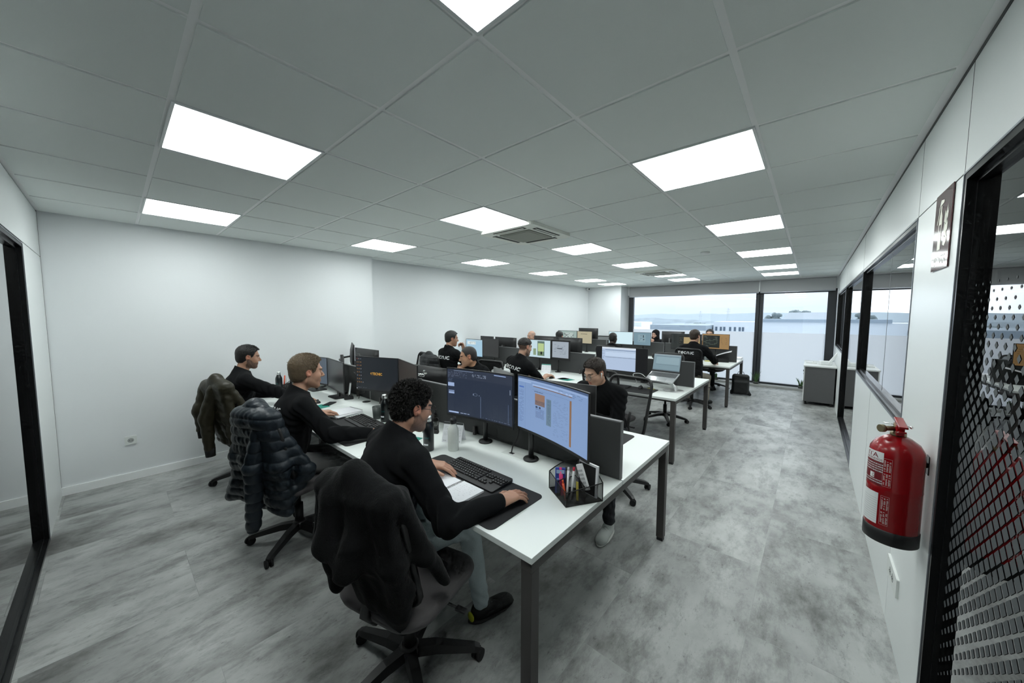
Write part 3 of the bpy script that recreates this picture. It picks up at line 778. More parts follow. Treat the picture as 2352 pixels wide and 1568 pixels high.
# TECNIC desktop
org = (.80, .60, .24)
Cc = [('text', .40, .47, .075, org, 'TECNIC', .03), (.355, .445, .60, .449, (.45, .36, .18), 2), (0, 0, .02, .02, (.8, .82, .85), 2)]
for a in range(30, 331, 20): Cc.append((.372+.012*math.cos(math.radians(a))-.004, .507+.022*math.sin(math.radians(a))-.006, .372+.012*math.cos(math.radians(a))+.004, .507+.022*math.sin(math.radians(a))+.006, org, 2))
for r in range(8):
    for c in range(3 if r < 7 else 4):
        col = random.choice([(.55, .40, .2), (.5, .5, .5), (.55, .3, .25), (.4, .45, .5), (.6, .45, .25)]); u, v = .02+c*.045, .93-r*.105
        Cc.append((u, v, u+.018, v+.032, col, 2))
Cc += lines(.03, .035, .25, .055, 1, (.45, .45, .47), .5, 12, .5)
monitor('curved monitor showing a pale blue web page, above the desk organizer', (-1.385, 1.652), (-.782, 1.462), .925, 1.270, (blue, A, .88), curve=.022, pole=(-1.289, 1.672))
monitor('curved monitor with a slate blue drawing program, right of the curly-haired man', (-1.968, 1.555), (-1.388, 1.615), .920, 1.266, (dk, Bc, 1.0), curve=.022, pole=(-1.72, 1.700))
monitor('monitor with dark desktop and yellow logo lettering, in front of the light-haired man', (-3.338, 1.530), (-2.846, 1.694), .914, 1.245, ((.105, .125, .145), Cc, 1.0), pole=(-3.06, 1.71))
monitor('dark sideways monitor with painted brownish reflection, right of the one with the logo', (-2.838, 1.694), (-2.33, 1.548), .914, 1.243, ((.20, .175, .155), lines(.05, .15, .9, .9, 9, (.25, .19, .16), .12, 9, .3), .7), pole=(-2.52, 1.705))  # brown-grey wall reflection is painted as the screen's glow colour
monitor('dark glossy monitor in front of the bearded man at the wall', (-4.205, 1.60), (-3.625, 1.532), .815, 1.152, None, foot=True)
monitor('monitor with plain blue-grey screen at the far left of the front row', (-4.78, 1.50), (-4.215, 1.60), .825, 1.150, ((.32, .37, .42), [], .8), foot=True)
# far side of row 1 (backs towards the camera)
monitor('back of a dark monitor standing upright above the left end of the front divider', (-3.86, 2.05), (-4.44, 2.04), .90, 1.228, None, pole=(-4.2, 1.93))
monitor('narrow side-on monitor back at the far left of the front divider', (-4.45, 2.03), (-4.93, 2.22), .92, 1.258, None, pole=(-4.62, 1.95))
mt_ = monitor('black monitor back with a chrome clamp, behind the front divider', (-2.50, 2.01), (-3.02, 1.985), .82, 1.148, None, pole=(-2.80, 1.90))
B = MB(); B.cyl((-.05, .0, .335), (.05, .0, .335), .014, 12); B.cyl((.05, 0, .335), (.075, -.01, .385), .009, 10); B.cyl((.05, 0, .335), (.095, .0, .36), .007, 10); B.sphere((.05, 0, .338), .019, 12); B.obj('chrome_clamp', M_CHROME, mt_)
monitor('slanted grey monitor back beside the bald man leaning on his hand', (-1.66, 1.94), (-2.03, 2.115), .86, 1.205, None, pole=(-1.80, 1.885), back=mat('monitor_grey', (.06, .062, .064), .5))
monitor('long black monitor back hiding the chin of the man with glasses', (-1.035, 2.03), (-1.60, 1.965), .875, 1.187, None, pole=(-1.3, 1.90))
# row 2 near side
lb = (.62, .76, .84)
R2a = [(0, .9, 1, 1, (.66, .78, .84)), (.08, .70, .60, .88, (.84, .88, .88), 2), (.0, .0, 1, .04, (.55, .70, .80), 2)]+lines(.10, .73, .58, .85, 3, (.35, .42, .45), .5, 12, .4)
monitor('monitor with a light blue page in front of the standing-tall black-haired man', (-5.20, 4.60), (-4.73, 4.60), .846, 1.190, (lb, R2a, 1.0), pole=(-5.0, 4.68))
monitor('switched-off monitor with painted dim grey glow, right of the light blue one, second row', (-4.725, 4.60), (-4.31, 4.60), .875, 1.221, ((.17, .17, .165), [], .8), pole=(-4.5, 4.68))  # screen is off, its grey tone is a faint added glow
cup = [(.55, .10, .80, .95, (.36, .45, .42), 2), (.57, .35, .78, .82, (.70, .78, .55), 3), (.58, .12, .76, .34, (.42, .52, .38), 3), (.66, .18, .72, .34, (.06, .08, .06), 4), (.40, .12, .5, .5, (.52, .60, .48), 2)]
monitor('monitor with a green cup drawing, beside the man in a short-sleeved shirt', (-3.75, 4.60), (-3.165, 4.60), .945, 1.252, ((.76, .85, .88), cup, 1.0), pole=(-3.45, 4.68))
monitor('thick-framed smaller monitor with a grey document, second row', (-3.158, 4.60), (-2.805, 4.60), .945, 1.266, ((.62, .66, .70), lines(.12, .2, .85, .85, 9, (.45, .5, .55), .4, 6, .35)+[(.3, .55, .62, .60, (.2, .22, .25), 4)], 1.0), pole=(-3.067, 4.673), bezel=.026, chin=.04)
wide = [(.12, .0, .79, 1, (.68, .75, .85)), (.12, .93, .79, 1, (.84, .88, .92), 2), (.19, .86, .79, .885, (.42, .50, .60), 3), (.19, .60, .79, .85, (.74, .81, .90), 3), (.19, .55, .79, .565, (.35, .42, .5), 3), (.19, .80, .79, .815, (.5, .58, .68), 3)]+lines(.13, .5, .18, .85, 6, (.45, .52, .6), .5, 2, .4)
monitor('wide monitor with a pale window between black margins, left of the laptop', (-2.365, 4.60), (-1.62, 4.60), .872, 1.212, ((.02, .02, .025), wide, 1.0), pole=(-1.70, 4.72))
# row 2 far side backs
for lab, x0, x1, zt, yy in (('leftmost black monitor back in the second row, at the wall', -5.2, -4.82, 1.232, 5.0), ('black monitor back with tiny reflections behind the second divider', -4.78, -4.22, 1.230, 5.0),
                      ('dark monitor back in front of the grey-haired bald man', -3.82, -3.315, 1.290, 5.02), ('dark monitor back right of the grey-haired bald man', -3.31, -2.80, 1.287, 4.97)):
    monitor(lab, (x1, yy), (x0, yy+.01), zt-.33, zt, None, pole=((x0+x1)/2, 4.90))
# row 3
monitor('distant monitor with a grey technical drawing, third row left', (-5.13, 7.80), (-4.555, 7.80), .955, 1.275, ((.62, .70, .68), [(.35, .3, .8, .85, (.72, .78, .76), 2)]+lines(.2, .35, .85, .8, 5, (.25, .28, .28), .5, 9, .6), .9), pole=(-4.9, 7.9))
monitor('distant monitor with a beige page, third row left', (-4.55, 7.80), (-4.13, 7.80), .950, 1.270, ((.72, .69, .58), lines(.25, .75, .7, .82, 1, (.3, .28, .25), .9, 6, .6), .9), pole=(-4.33, 7.9))
monitor('distant monitor with a blank white screen behind a dark-skinned head', (-3.685, 7.80), (-3.095, 7.80), .985, 1.290, ((.82, .92, .95), [], 1.0), pole=(-3.4, 7.9))
monitor('distant monitor with a blue-grey sketch, beside the woman in a headscarf', (-3.08, 7.80), (-2.69, 7.80), .985, 1.288, ((.46, .57, .62), [(.25, .25, .7, .85, (.52, .62, .66), 2), (.55, .6, .6, .8, (.1, .13, .15), 3), (.56, .42, .63, .5, (.1, .13, .15), 3)]+lines(.3, .3, .65, .8, 5, (.35, .45, .5), .25, 5, .4), 1.0), pole=(-2.9, 7.9))
bg1 = (.16, .18, .17)
monitor('far monitor split dark and beige, left of the man whose sweater hangs over the chair', (-2.265, 7.80), (-1.685, 7.83), .958, 1.285, (bg1, [(.26, .32, .99, .88, (.10, .11, .10), 2), (.42, .36, .95, .80, (.70, .62, .44), 3), (.02, .0, .2, 1, (.14, .16, .15), 2)]+lines(.28, .4, .38, .8, 6, (.4, .42, .35), .6, 2, .4), .9), pole=(-1.95, 7.92))
monitor('far monitor with dark windows on an orange-beige desktop', (-1.680, 7.83), (-1.195, 7.78), .995, 1.302, ((.66, .52, .33), [(.02, .06, .66, .92, (.10, .13, .12), 2), (.68, .08, .98, .90, (.62, .50, .33), 2)]+lines(.05, .15, .6, .85, 8, (.38, .42, .36), .35, 5, .3)+lines(.7, .3, .95, .8, 5, (.50, .40, .27), .4, 3, .3), .9), pole=(-1.45, 7.92))
monitor('black monitor back at the far left end of the third row', (-4.20, 8.26), (-4.76, 8.25), 1.00, 1.335, None, pole=(-4.5, 8.14))
monitor('black monitor back behind the split dark and beige screen', (-2.12, 8.26), (-2.60, 8.25), .98, 1.312, None, pole=(-2.4, 8.14))

# ================================================================== CHAIRS
def star_chair(label, x, y, rz, star=51, back=True, backtop=1.04):
    t = thing('office_chair', label, 'chair', (x, y, 0), math.radians(rz), 'black office swivel chairs')
    B = MB(); so = math.radians(star-rz)
    for k in range(5):
        a = so+k*2*PI/5; R = Matrix.Rotation(a, 3, 'Z')
        pts = [(.03, .105), (.12, .10), (.30, .062), (.325, .05)]; wd = [.030, .027, .020, .016]; rings = []
        for (r_, z), w in zip(pts, wd):
            hh = .020 if r_ < .2 else .014
            rings.append([B.bm.verts.new(R @ Vector((r_, s*w, z+q*hh))) for s, q in ((-1, -1), (1, -1), (.75, 1), (-.75, 1))])
        for i in range(3):
            for j in range(4): B._f([rings[i][j], rings[i][(j+1) % 4], rings[i+1][(j+1) % 4], rings[i+1][j]])
        B._f(rings[-1])
    B.lathe([(.042, .075), (.048, .09), (.048, .118), (.034, .135)], n=24); B.obj('star_base', M_BLKP, t)
    for k in range(5):
        a = so+k*2*PI/5; c = Vector((.315*math.cos(a), .315*math.sin(a), 0)); d = Vector((math.cos(a+.9), math.sin(a+.9), 0)); s = d.cross(Vector((0, 0, 1)))
        B = MB(); B.cyl(c-s*.022+Vector((0, 0, .0265)), c-s*.006+Vector((0, 0, .0265)), .026, 16); B.cyl(c+s*.006+Vector((0, 0, .0265)), c+s*.022+Vector((0, 0, .0265)), .026, 16)
        B.box(c+Vector((0, 0, .040)), (.03, .014, .03), R=Matrix.Rotation(a+.9, 3, 'Z')); B.obj('caster', M_BLKM, t)
    B = MB(); B.cyl((0, 0, .11), (0, 0, .26), .028, 20); B.cyl((0, 0, .26), (0, 0, .39), .016, 16); B.obj('gas_lift', M_BLKP, t)
    B = MB(); B.box((0, -.01, .395), (.16, .26, .05), bev=.01); B.cyl((.05, .03, .385), (.26, .03, .38), .006, 8); B.box((.27, .03, .38), (.05, .025, .012), bev=.003); B.obj('tilt_mechanism', M_BLKP, t)
    # seat: rounded cushion
    B = MB(); n = 14; rings = []
    out = rrect(-.245, .245, -.225, .255, .12, 7)
    for sc, z in ((.86, .415), (.97, .425), (1.0, .445), (.985, .462), (.93, .472), (.75, .474), (.4, .466)):
        rings.append([B.bm.verts.new((px*sc, py*sc+.0, z-.012*max(0, py/.25)**3+.008*abs(px/.245)**3*sc)) for px, py in out])
    for i in range(len(rings)-1):
        m = len(out)
        for j in range(m): B._f([rings[i][j], rings[i][(j+1) % m], rings[i+1][(j+1) % m], rings[i+1][j]], True)
    B._f(rings[-1], True); B._f(rings[0][::-1]); B.obj('seat', M_FAB, t)
    # back: rounded frame and mesh
    def bp(u, v):      # u -1..1, v 0..1
        z = .50+(backtop-.50)*v; y0 = -.175-.115*v-.02*math.sin(PI*v*.9)
        return Vector((u*(.225-.02*(1-v)), y0+.045*u*u, z))
    loop = []
    R_ = .28
    for ux, vx, a0 in ((1-R_, R_*.55, -90), (1-R_, 1-R_*.55, 0), (-1+R_, 1-R_*.55, 90), (-1+R_, R_*.55, 180)):
        for i in range(6):
            a = math.radians(a0+90*i/5); loop.append((ux+R_*math.cos(a), vx+R_*.55*math.sin(a)))
    B = MB(); pts = [bp(u, v) for u, v in loop]; B.tube(pts+pts[:1], .014, 8, cap=False); B.obj('back_frame', M_BLKP, t)
    B = MB(); B.tube([(0, -.06, .40), (0, -.19, .40), (0, -.235, .46), tuple(bp(0, .12)+Vector((0, -.02, 0))), tuple(bp(0, .35)+Vector((0, -.03, 0)))], [.022, .022, .022, .018, .012]); B.obj('back_bracket', M_BLKP, t)
    B = MB(); nu, nv = 10, 10; cen = (0, .5)
    g = [[None]*(nv+1) for _ in range(nu+1)]
    # polar fill keeps the rounded outline
    rings = []
    for s in (1, .8, .6, .4, .2): rings.append([B.bm.verts.new(bp(u*s, .5+(v-.5)*s)) for u, v in loop])
    m = len(loop)
    for i in range(4):
        for j in range(m): B._f([rings[i][j], rings[i][(j+1) % m], rings[i+1][(j+1) % m], rings[i+1][j]], True)
    B._f(rings[-1], True); B.obj('mesh_back', M_MESH, t)
    return t

def loc_np(x, y, rz):
    a = math.radians(rz); Rz = np.array([[math.cos(a), -math.sin(a), 0], [math.sin(a), math.cos(a), 0], [0, 0, 1.]]); return lambda p: Rz@np.asarray(p, float)+V3(x, y, 0)

M_FLEECE = mat('black_fleece', (.009, .0095, .010), 1, spec=.12, bump=.6, bscale=160, sheen=.05)
M_PUFF = mat('navy_puffer_nylon', (.012, .018, .025), .42, spec=.4, bump=.35, bscale=60)
M_OLIVE = mat('olive_bomber_nylon', (.026, .023, .013), .45, spec=.35, bump=.35, bscale=40)
M_RIB = mat('ribbed_black_knit', (.010, .010, .010), .95, bump=.4, bscale=250)
M_PUFFB = mat('black_puffer', (.012, .013, .015), .5, bump=.2, bscale=50)
def yb(z, o=.018): return -.175-.115*(z-.5)/.54-.02-o
def jacket(label, x, y, rz, kind, h=.006):
    """garment hung over a chair back, chair-local coordinates"""
    t = thing('jacket', label, 'jacket', (x, y, 0), math.radians(rz))
    m = {'fleece': M_FLEECE, 'puffer': M_PUFF, 'bomber': M_OLIVE, 'blackpuffer': M_PUFFB, 'plain': M_FLEECE}[kind]
    P = []; SL = []; SR = []
    def folds(n, x0, x1, xb0, xb1, zt, zb, r0, r1, k, wob=.012):
        n = 9
        for i in range(n):
            u = i/(n-1); xa = x0+(x1-x0)*u; xb = xb0+(xb1-xb0)*u
            zz = zb+.012*math.sin(i*1.3); zm = (zt+zz)/2
            P.append(cone((xa, yb(zt), zt), ((xa+xb)/2, yb(zm)-.012, zm), r0, (r0+r1)/2, k)); P.append(cone(((xa+xb)/2, yb(zm)-.012, zm), (xb, yb(.5)-.02, zz), (r0+r1)/2, r1*.8, k))
    drape = lambda Q, a, sd: a*nz(Q*V3(1, 1, .20)+V3(0, 0, 0)*0, 34, sd)*np.clip((1.02-Q[:, 2])/.35, .15, 1)
    if kind == 'fleece':
        folds(5, -.155, .18, -.05, .16, .98, .53, .026, .024, .05, .010)
        P += [cone((-.17, -.275, 1.0), (-.02, -.285, 1.045), .032, .040, .05), cone((-.02, -.285, 1.045), (.17, -.275, 1.0), .040, .032, .05), cone((-.15, -.22, .99), (-.10, -.16, .80), .030, .02, .04), cone((.15, -.22, .98), (.17, -.17, .80), .028, .02, .04)]
        P += [cone((.195, -.255, .95), (.215, -.17, .74), .030, .028, .04), cone((.215, -.17, .74), (.235, -.07, .57), .028, .020, .04), cone((.17, -.22, .62), (.10, -.21, .47), .030, .020, .05), cone((.12, -.24, .54), (.13, -.20, .42), .034, .018, .05)]
        # hood pooled at the middle of the back
        P += [cone((-.09, -.325, .94), (-.09, -.350, .79), .040, .040, .035), cone((-.09, -.350, .79), (.0, -.350, .735), .040, .038, .035), cone((.0, -.350, .735), (.04, -.335, .83), .038, .034, .035), cone((.04, -.335, .83), (.03, -.30, .95), .034, .032, .035)]
        P.append(sub(ell((-.03, -.380, .735), (.042, .032, .022), k=.02)))
        SL = [cone((-.16, -.285, .97), (-.175, -.295, .76), .046, .044), cone((-.175, -.295, .76), (-.155, -.27, .66), .044, .040), cone((-.155, -.27, .66), (-.165, -.26, .55), .040, .032)]
        disp = lambda Q, D: D-drape(Q, .013, 1)-.004*nz(Q, 24, 1)-.0022*nz(Q*V3(1.8, 1.8, .8), 60, 4)
    elif kind == 'bomber':
        folds(5, -.15, .15, -.12, .20, .98, .46, .030, .028, .045, .010)
        P += [cone((-.16, -.28, 1.0), (.0, -.29, 1.05), .036, .042, .05), cone((.0, -.29, 1.05), (.17, -.275, .99), .042, .034, .05), cone((.17, -.24, .92), (.23, -.13, .68), .034, .026, .05), cone((.21, -.15, .66), (.13, -.20, .36), .034, .014, .05), cone((.1, -.24, .55), (.12, -.21, .34), .03, .016, .05)]
        SL = [cone((-.15, -.30, .97), (-.17, -.34, .76), .050, .054), cone((-.17, -.34, .76), (-.16, -.34, .58), .054, .044)]
        SR = [cone((.02, -.32, .97), (-.04, -.365, .70), .050, .056), cone((-.04, -.365, .70), (-.02, -.36, .43), .056, .042)]
        disp = lambda Q, D: D-drape(Q, .010, 3)-.003*nz(Q, 32, 2)-.0035*nz(Q*np.array([1, 1, 2.2]), 40, 3)
    elif kind in ('puffer', 'blackpuffer'):
        folds(4, -.12, .18, -.36, .22, .98, .37, .034, .040, .08, .002)
        P += [cone((-.11, -.27, .99), (.01, -.28, 1.04), .036, .040, .06), cone((.01, -.28, 1.04), (.18, -.27, .985), .040, .040, .06), cone((-.26, -.25, .47), (-.36, -.27, .35), .042, .032, .06), cone((.17, -.25, .92), (.25, -.11, .60), .040, .038, .06), cone((.25, -.12, .58), (.13, -.20, .32), .040, .026, .06)]
        SR = [cone((.13, -.32, .95), (.10, -.355, .68), .046, .050), cone((.10, -.355, .68), (.045, -.345, .27), .050, .038)]
        if kind == 'blackpuffer': SR = [cone((.10, -.33, .95), (.09, -.36, .62), .045, .045)]
        def disp(Q, D):
            zz = Q[:, 2]+.014*nz(Q, 9, 1)+.05*np.abs(Q[:, 0])
            return D-.0085*np.abs(np.sin(PI*zz/.066))**.5+.006-drape(Q, .007, 5)-.003*nz(Q, 40, 3)-.0016*nz(Q*V3(1, 1, .4), 130, 5)
    else:
        folds(5, -.17, .17, -.15, .15, .98, .58, .026, .024, .04, .008)
        P += [cone((-.17, -.28, 1.0), (.17, -.28, 1.0), .034, .034, .05)]
        SL = [cone((-.18, -.29, .97), (-.21, -.30, .74), .042, .042), cone((-.21, -.30, .74), (-.20, -.29, .56), .042, .034)]
        disp = lambda Q, D: D-drape(Q, .010, 2)-.004*nz(Q, 28, 2)
    V, Fq = sdf_mesh(P, h, disp); np_mesh('jacket_body', V, Fq, m, t)
    for nm, q in (('sleeve', SL), ('sleeve', SR)):
        if q:
            V, Fq = sdf_mesh([(*p[:5], .03, 1) for p in q], h, disp); s = np_mesh(nm, V, Fq, m, t)
            if kind == 'bomber':
                e = q[-1][2]; d = nrm(q[-1][2]-q[-1][1]); B = MB(); B.cyl(e-d*.0, e+d*.075, .040, 20, .036); B.obj('ribbed_cuff', M_RIB, s)
    return t

star_chair('black swivel chair with grey seat, under the curly-haired man nearest the camera', -1.33, .82, 14, 51, backtop=.95)
star_chair('swivel chair with the navy puffer jacket on its back, front row', -2.79, .83, 16, 237, backtop=.95)
star_chair('swivel chair with the olive bomber jacket on its back, next to the left wall', -4.20, .86, 18, 258, backtop=.96)
star_chair('swivel chair of the man with glasses on the far side of the front row', -1.36, 3.06, 172, -35)
star_chair('swivel chair of the bald man leaning on his hand', -3.20, 3.02, 185, 10)
star_chair('empty black mesh chair at the aisle end of the second row', -1.76, 3.80, -4, 40)
star_chair('swivel chair with the black puffer jacket on its back, second row', -4.44, 3.46, -5, 30)
star_chair('swivel chair of the man in the short-sleeved black shirt', -3.13, 3.62, -8, 20, backtop=.93)
star_chair('chair under a plain black jacket, far side of the front row', -4.72, 3.02, 172, 20)
star_chair('empty swivel chair behind the laptop, on the far side of the second row', -1.70, 5.66, 190, 10)
ch = star_chair('swivel chair with white lettering across its back, third row aisle seat', -1.62, 6.93, -6, -80, backtop=1.07)
qd, w_ = logo_quads('TeCnIC', .24); B = MB(); s_ = .27/w_
for q in qd: B.poly([((x-w_/2)*s_, -.352, .985+y*s_) for x, y in q])
B.obj('back_lettering', mat('logo_white', (.70, .72, .72), .6), [c for c in ch.children if c.name.startswith('mesh_back')][0])
star_chair('swivel chair at the aisle end of the third row, window side', -1.70, 9.06, 180, -70)
star_chair('swivel chair with its bare frame showing at the far left of the third row', -4.6, 9.15, 180, 0, backtop=1.07)
star_chair('swivel chair of the woman in the headscarf', -3.06, 9.18, 180, 30)
star_chair('swivel chair of the dark-skinned man, third row', -3.15, 6.80, 0, 30)
jacket('black hooded fleece jacket hanging over the nearest chair, sleeve dangling', -1.31, .84, 14, 'fleece', .005)
jacket('navy quilted puffer jacket hanging over the second chair of the front row', -2.80, .85, 16, 'puffer', .005)
jacket('olive green bomber jacket with black ribbed cuffs over the chair at the wall', -4.17, .87, 18, 'bomber', .006)
jacket('black quilted puffer jacket over a chair in the second row', -4.44, 3.46, -5, 'blackpuffer', .008)
jacket('plain black jacket over the chair nearest the far left wall', -4.72, 3.02, 172, 'plain', .009)
jacket('grey-black jacket crumpled over the back of the short-sleeved man\'s chair', -3.30, 3.62, 8, 'plain', .009)

_m = M_FLEECE; M_FLEECE = mat('white_cotton', (.62, .65, .65), .9, bump=.3, bscale=120)
jacket('white garment hanging over the short-sleeved man\'s chair back', -3.08, 3.62, -8, 'plain', .009).location.z = -.075
M_FLEECE = _m

# ================================================================== PEOPLE
def skin_mat():
    m = mat('skin', (.5, .3, .2), .5, subs=.12, bump=.10, bscale=350); nt = m.node_tree
    a = nt.nodes.new('ShaderNodeAttribute'); a.attribute_name = 'Col'; nt.links.new(a.outputs['Color'], nt.nodes['Principled BSDF'].inputs['Base Color']); return m
M_SKIN = skin_mat()
def knit(name, c): return mat(name, c, 1, spec=.12, bump=.35, bscale=420, sheen=.02)
M_SWEAT = knit('black_sweater', (.0075, .008, .009))
M_DENIM = mat('light_denim', (.42, .49, .51), .9, bump=.5, bscale=120, var=.30, vscale=11)
M_GREYP = mat('grey_trousers', (.17, .17, .17), .9, bump=.3, bscale=200, var=.2, vscale=14)
M_BEIGE = mat('beige_trousers', (.42, .38, .31), .9, bump=.2, bscale=200, var=.1, vscale=9)
M_DARKP = mat('dark_trousers', (.025, .027, .032), .9, bump=.3, bscale=200)
M_LOGO = mat('logo_white', (.70, .72, .72), .6)
def hair_mat(n, c, s=0): return mat('hair_'+n, c, .55, bump=.6, bscale=170, var=.35, vscale=60)

def ik(S_, W, l1, l2, pole):
    d = W-S_; L = np.linalg.norm(d); L = min(L, (l1+l2)*.999); u = nrm(W-S_)
    a = (l1*l1-l2*l2+L*L)/(2*L); hgt = math.sqrt(max(1e-6, l1*l1-a*a)); p = pole-u*(pole@u)
    return S_+u*a+nrm(p)*hgt
def hand_prims(W, d, n, side, curl=(.5, .5, .5, .5), thumb=.3, spread=1.0, sc=1.0, bend=(1, 1, .7)):
    d = nrm(d); n = nrm(n-d*(n@d)); t = -side*np.cross(d, n); P = []; k = .010
    lens = ((.046, .027, .020), (.050, .031, .021), (.046, .028, .020), (.036, .021, .018)); K = (.086, .090, .086, .078); off = (.030, .0095, -.0105, -.029)
    rr = ((.0095, .0088, .0080, .0070),)*3+((.0085, .0078, .0070, .0062),)
    P.append(cone(W-d*.02, W+d*.02, .027*sc, .028*sc, .02)); P.append(ell(W+d*.045*sc, (.036*sc, .045*sc, .0155*sc), np.stack([t, d, n], 1), .015))
    for i in range(4):
        o = off[i]; b0 = W+(d*.018+t*o*.55)*sc; k0 = W+(d*K[i]+t*o+n*.002)*sc
        P.append(cone(b0, k0, .0135*sc, .0115*sc, .012))
        fd = nrm(d+t*(o*3.2*spread)); c = 0; p = k0
        for j in range(3):
            c += curl[i]*bend[j]; v = fd*math.cos(c)-n*math.sin(c); q = p+v*lens[i][j]*sc
            P.append(cone(p, q, rr[i][j]*sc, rr[i][j+1]*sc, .004)); p = q
    a = W+(d*.018+t*.024-n*.004)*sc; m1 = a+nrm(d*.75+t*.75-n*.12)*.044*sc; m2 = m1+nrm(d*.95+t*(.45-thumb*.5)-n*.12)*.034*sc; m3 = m2+nrm(d*1.0+t*(.2-thumb)-n*.25)*.027*sc
    P += [cone(a, m1, .0165*sc, .0125*sc, .014), cone(m1, m2, .0120*sc, .0105*sc, .004), cone(m2, m3, .0105*sc, .0088*sc, .004)]
    return P

def person(label, x, y, face=0, lean=10, side=0, pz=.585, spine=.49, head=(0, 0, 0), hz=0, skin=(.50, .30, .21), hair='short', hcol=(.02, .015, .012), beard=0, bcol=None,
           handL=None, handR=None, dL=None, dR=None, cL=None, cR_=None, nL=None, nR=None, short=False, pants=None, shoes='dark', glasses=False, logo=None, h=.008, hh=None, legs=None, width=1.0, poleL=None, poleR=None, strands=0, seed=0, earbud=False, collar=True, lower=True, hscale=1.0, hfwd=.006, sweater='sweater', hoff=(0, 0, 0)):
    Lc = loc_np(x, y, face); a = math.radians(face); Rb = np.array([[math.cos(a), -math.sin(a), 0], [math.sin(a), math.cos(a), 0], [0, 0, 1.]])
    t = thing('person', label, 'person', (x, y, 0), 0, 'office workers at the desks'); O = V3(x, y, 0)
    X, Y, Z = Rb[:, 0], Rb[:, 1], Rb[:, 2]
    pel = Lc((0, 0, pz)); la, sa = math.radians(lean), math.radians(side)
    s = nrm(Rb@V3(math.sin(sa), math.sin(la), math.cos(la)*math.cos(sa)))
    fw = nrm(Y-s*(Y@s)); Xs = np.cross(fw, s); Rt = np.stack([Xs, fw, s], 1)
    nb = pel+s*spine; shc = pel+s*(spine-.068)+fw*.005; sw = .190*width
    SL, SR = shc-Xs*sw, shc+Xs*sw
    hc = nb+s*.075+Z*(.082+hz)+Y*(.030+hfwd)+Rb@V3(*hoff)
    Rh = Rb@rotm('Z', head[0])@rotm('X', -head[1])@rotm('Y', head[2])
    H = lambda *p: hc+Rh@(V3(*p)*hscale)
    WL = Lc(handL) if handL is not None else Lc((-.17, .34, .80)); WR = Lc(handR) if handR is not None else Lc((.17, .34, .80))
    pl = -Z*1.0-Y*.25
    EL = ik(SL, WL, .29, .255, (Rb@V3(*poleL) if poleL else pl-X*.55)); ER = ik(SR, WR, .29, .255, (Rb@V3(*poleR) if poleR else pl+X*.55))
    dLw = nrm(Rb@V3(*dL)) if dL else nrm(nrm(WL-EL)*.6+Y*.8+Z*-.05); dRw = nrm(Rb@V3(*dR)) if dR else nrm(nrm(WR-ER)*.6+Y*.8+Z*-.05)
    nLw = nrm(Rb@V3(*nL)) if nL else Z; nRw = nrm(Rb@V3(*nR)) if nR else Z
    HP, KN, AN = [], [], []
    lg = legs or (((-.14, .42, .51), (-.15, .40, .10)), ((.14, .42, .51), (.15, .40, .10)))
    for sg, (kn, an) in zip((-1, 1), lg): HP.append(Lc((sg*.085, .01, pz-.02))); KN.append(Lc(kn)); AN.append(Lc(an))
    def torso(e):
        P = [ell(pel+s*.02, (.176*width+e, .128+e, .118+e), Rt, .05), ell(pel+s*.17+fw*.012, (.165*width+e, .124+e, .165+e), Rt, .06), ell(pel+s*(spine-.17)-fw*.008, (.180*width+e, .128+e, .165+e), Rt, .06),
             cone(SL+Xs*.025-s*.012, SR-Xs*.025-s*.012, .064+e, .064+e, .06), cone(nb-s*.01-fw*.012, SL*.72+nb*.28-s*.012, .050+e, .046+e, .05), cone(nb-s*.01-fw*.012, SR*.72+nb*.28-s*.012, .050+e, .046+e, .05)]
        return P
    def arm(S_, E, W, e, f=1.0, fe=0):
        We = E+(W-E)*f
        return [cone(S_-s*.012, E, .056+e, .043+e+fe, .03), cone(E, We, .043+e+fe, .043+(.026-.043)*f+e, .018)]
    neckp = [cone(nb-s*.02-fw*.010, H(0, -.022, -.055), .056, .051, .03)]
    def headp():
        e = [ell(H(0, -.014, .032), V3(.076, .094, .083)*hscale, Rh, .02), ell(H(0, .022, -.030), V3(.060, .068, .082)*hscale, Rh, .03), cone(H(-.047, -.004, -.056), H(-.017, .064, -.096), .023, .020, .03), cone(H(.047, -.004, -.056), H(.017, .064, -.096), .023, .020, .03),
             ell(H(0, .070, -.096), (.020, .018, .016), Rh, .02), ell(H(-.036, .050, -.028), (.026, .030, .026), Rh, .02), ell(H(.036, .050, -.028), (.026, .030, .026), Rh, .02), cone(H(-.032, .078, .022), H(.032, .078, .022), .0115, .0115, .02)]
        e += [sub(ell(H(sg*.031, .100, .002), (.017, .017, .011), Rh, .012)) for sg in (-1, 1)]
        e += [ell(H(sg*.031, .0765, .001), (.0125, .0120, .0120), Rh, .003) for sg in (-1, 1)]
        e += [cone(H(0, .084, .012), H(0, .108, -.026), .0075, .0115, .010), ell(H(-.0115, .096, -.031), (.0075, .010, .007), Rh, .006), ell(H(.0115, .096, -.031), (.0075, .010, .007), Rh, .006),
              cone(H(-.018, .083, -.057), H(.018, .083, -.057), .0055, .0055, .006), cone(H(-.015, .083, -.0665), H(.015, .083, -.0665), .0065, .0065, .006), ell(H(0, .078, -.060), (.026, .014, .016), Rh, .015)]
        e.append(sub(cone(H(-.022, .0925, -.0617), H(.022, .0925, -.0617), .0022, .0022, .003)))
        for sg in (-1, 1):
            Re = Rh@rotm('Z', sg*-22)@rotm('X', 12)
            e.append(ell(H(sg*.079, -.012, -.004), (.0085, .020, .031), Re, .006)); e.append(sub(ell(H(sg*.087, -.008, .002), (.007, .010, .017), Re, .006)))
        return e
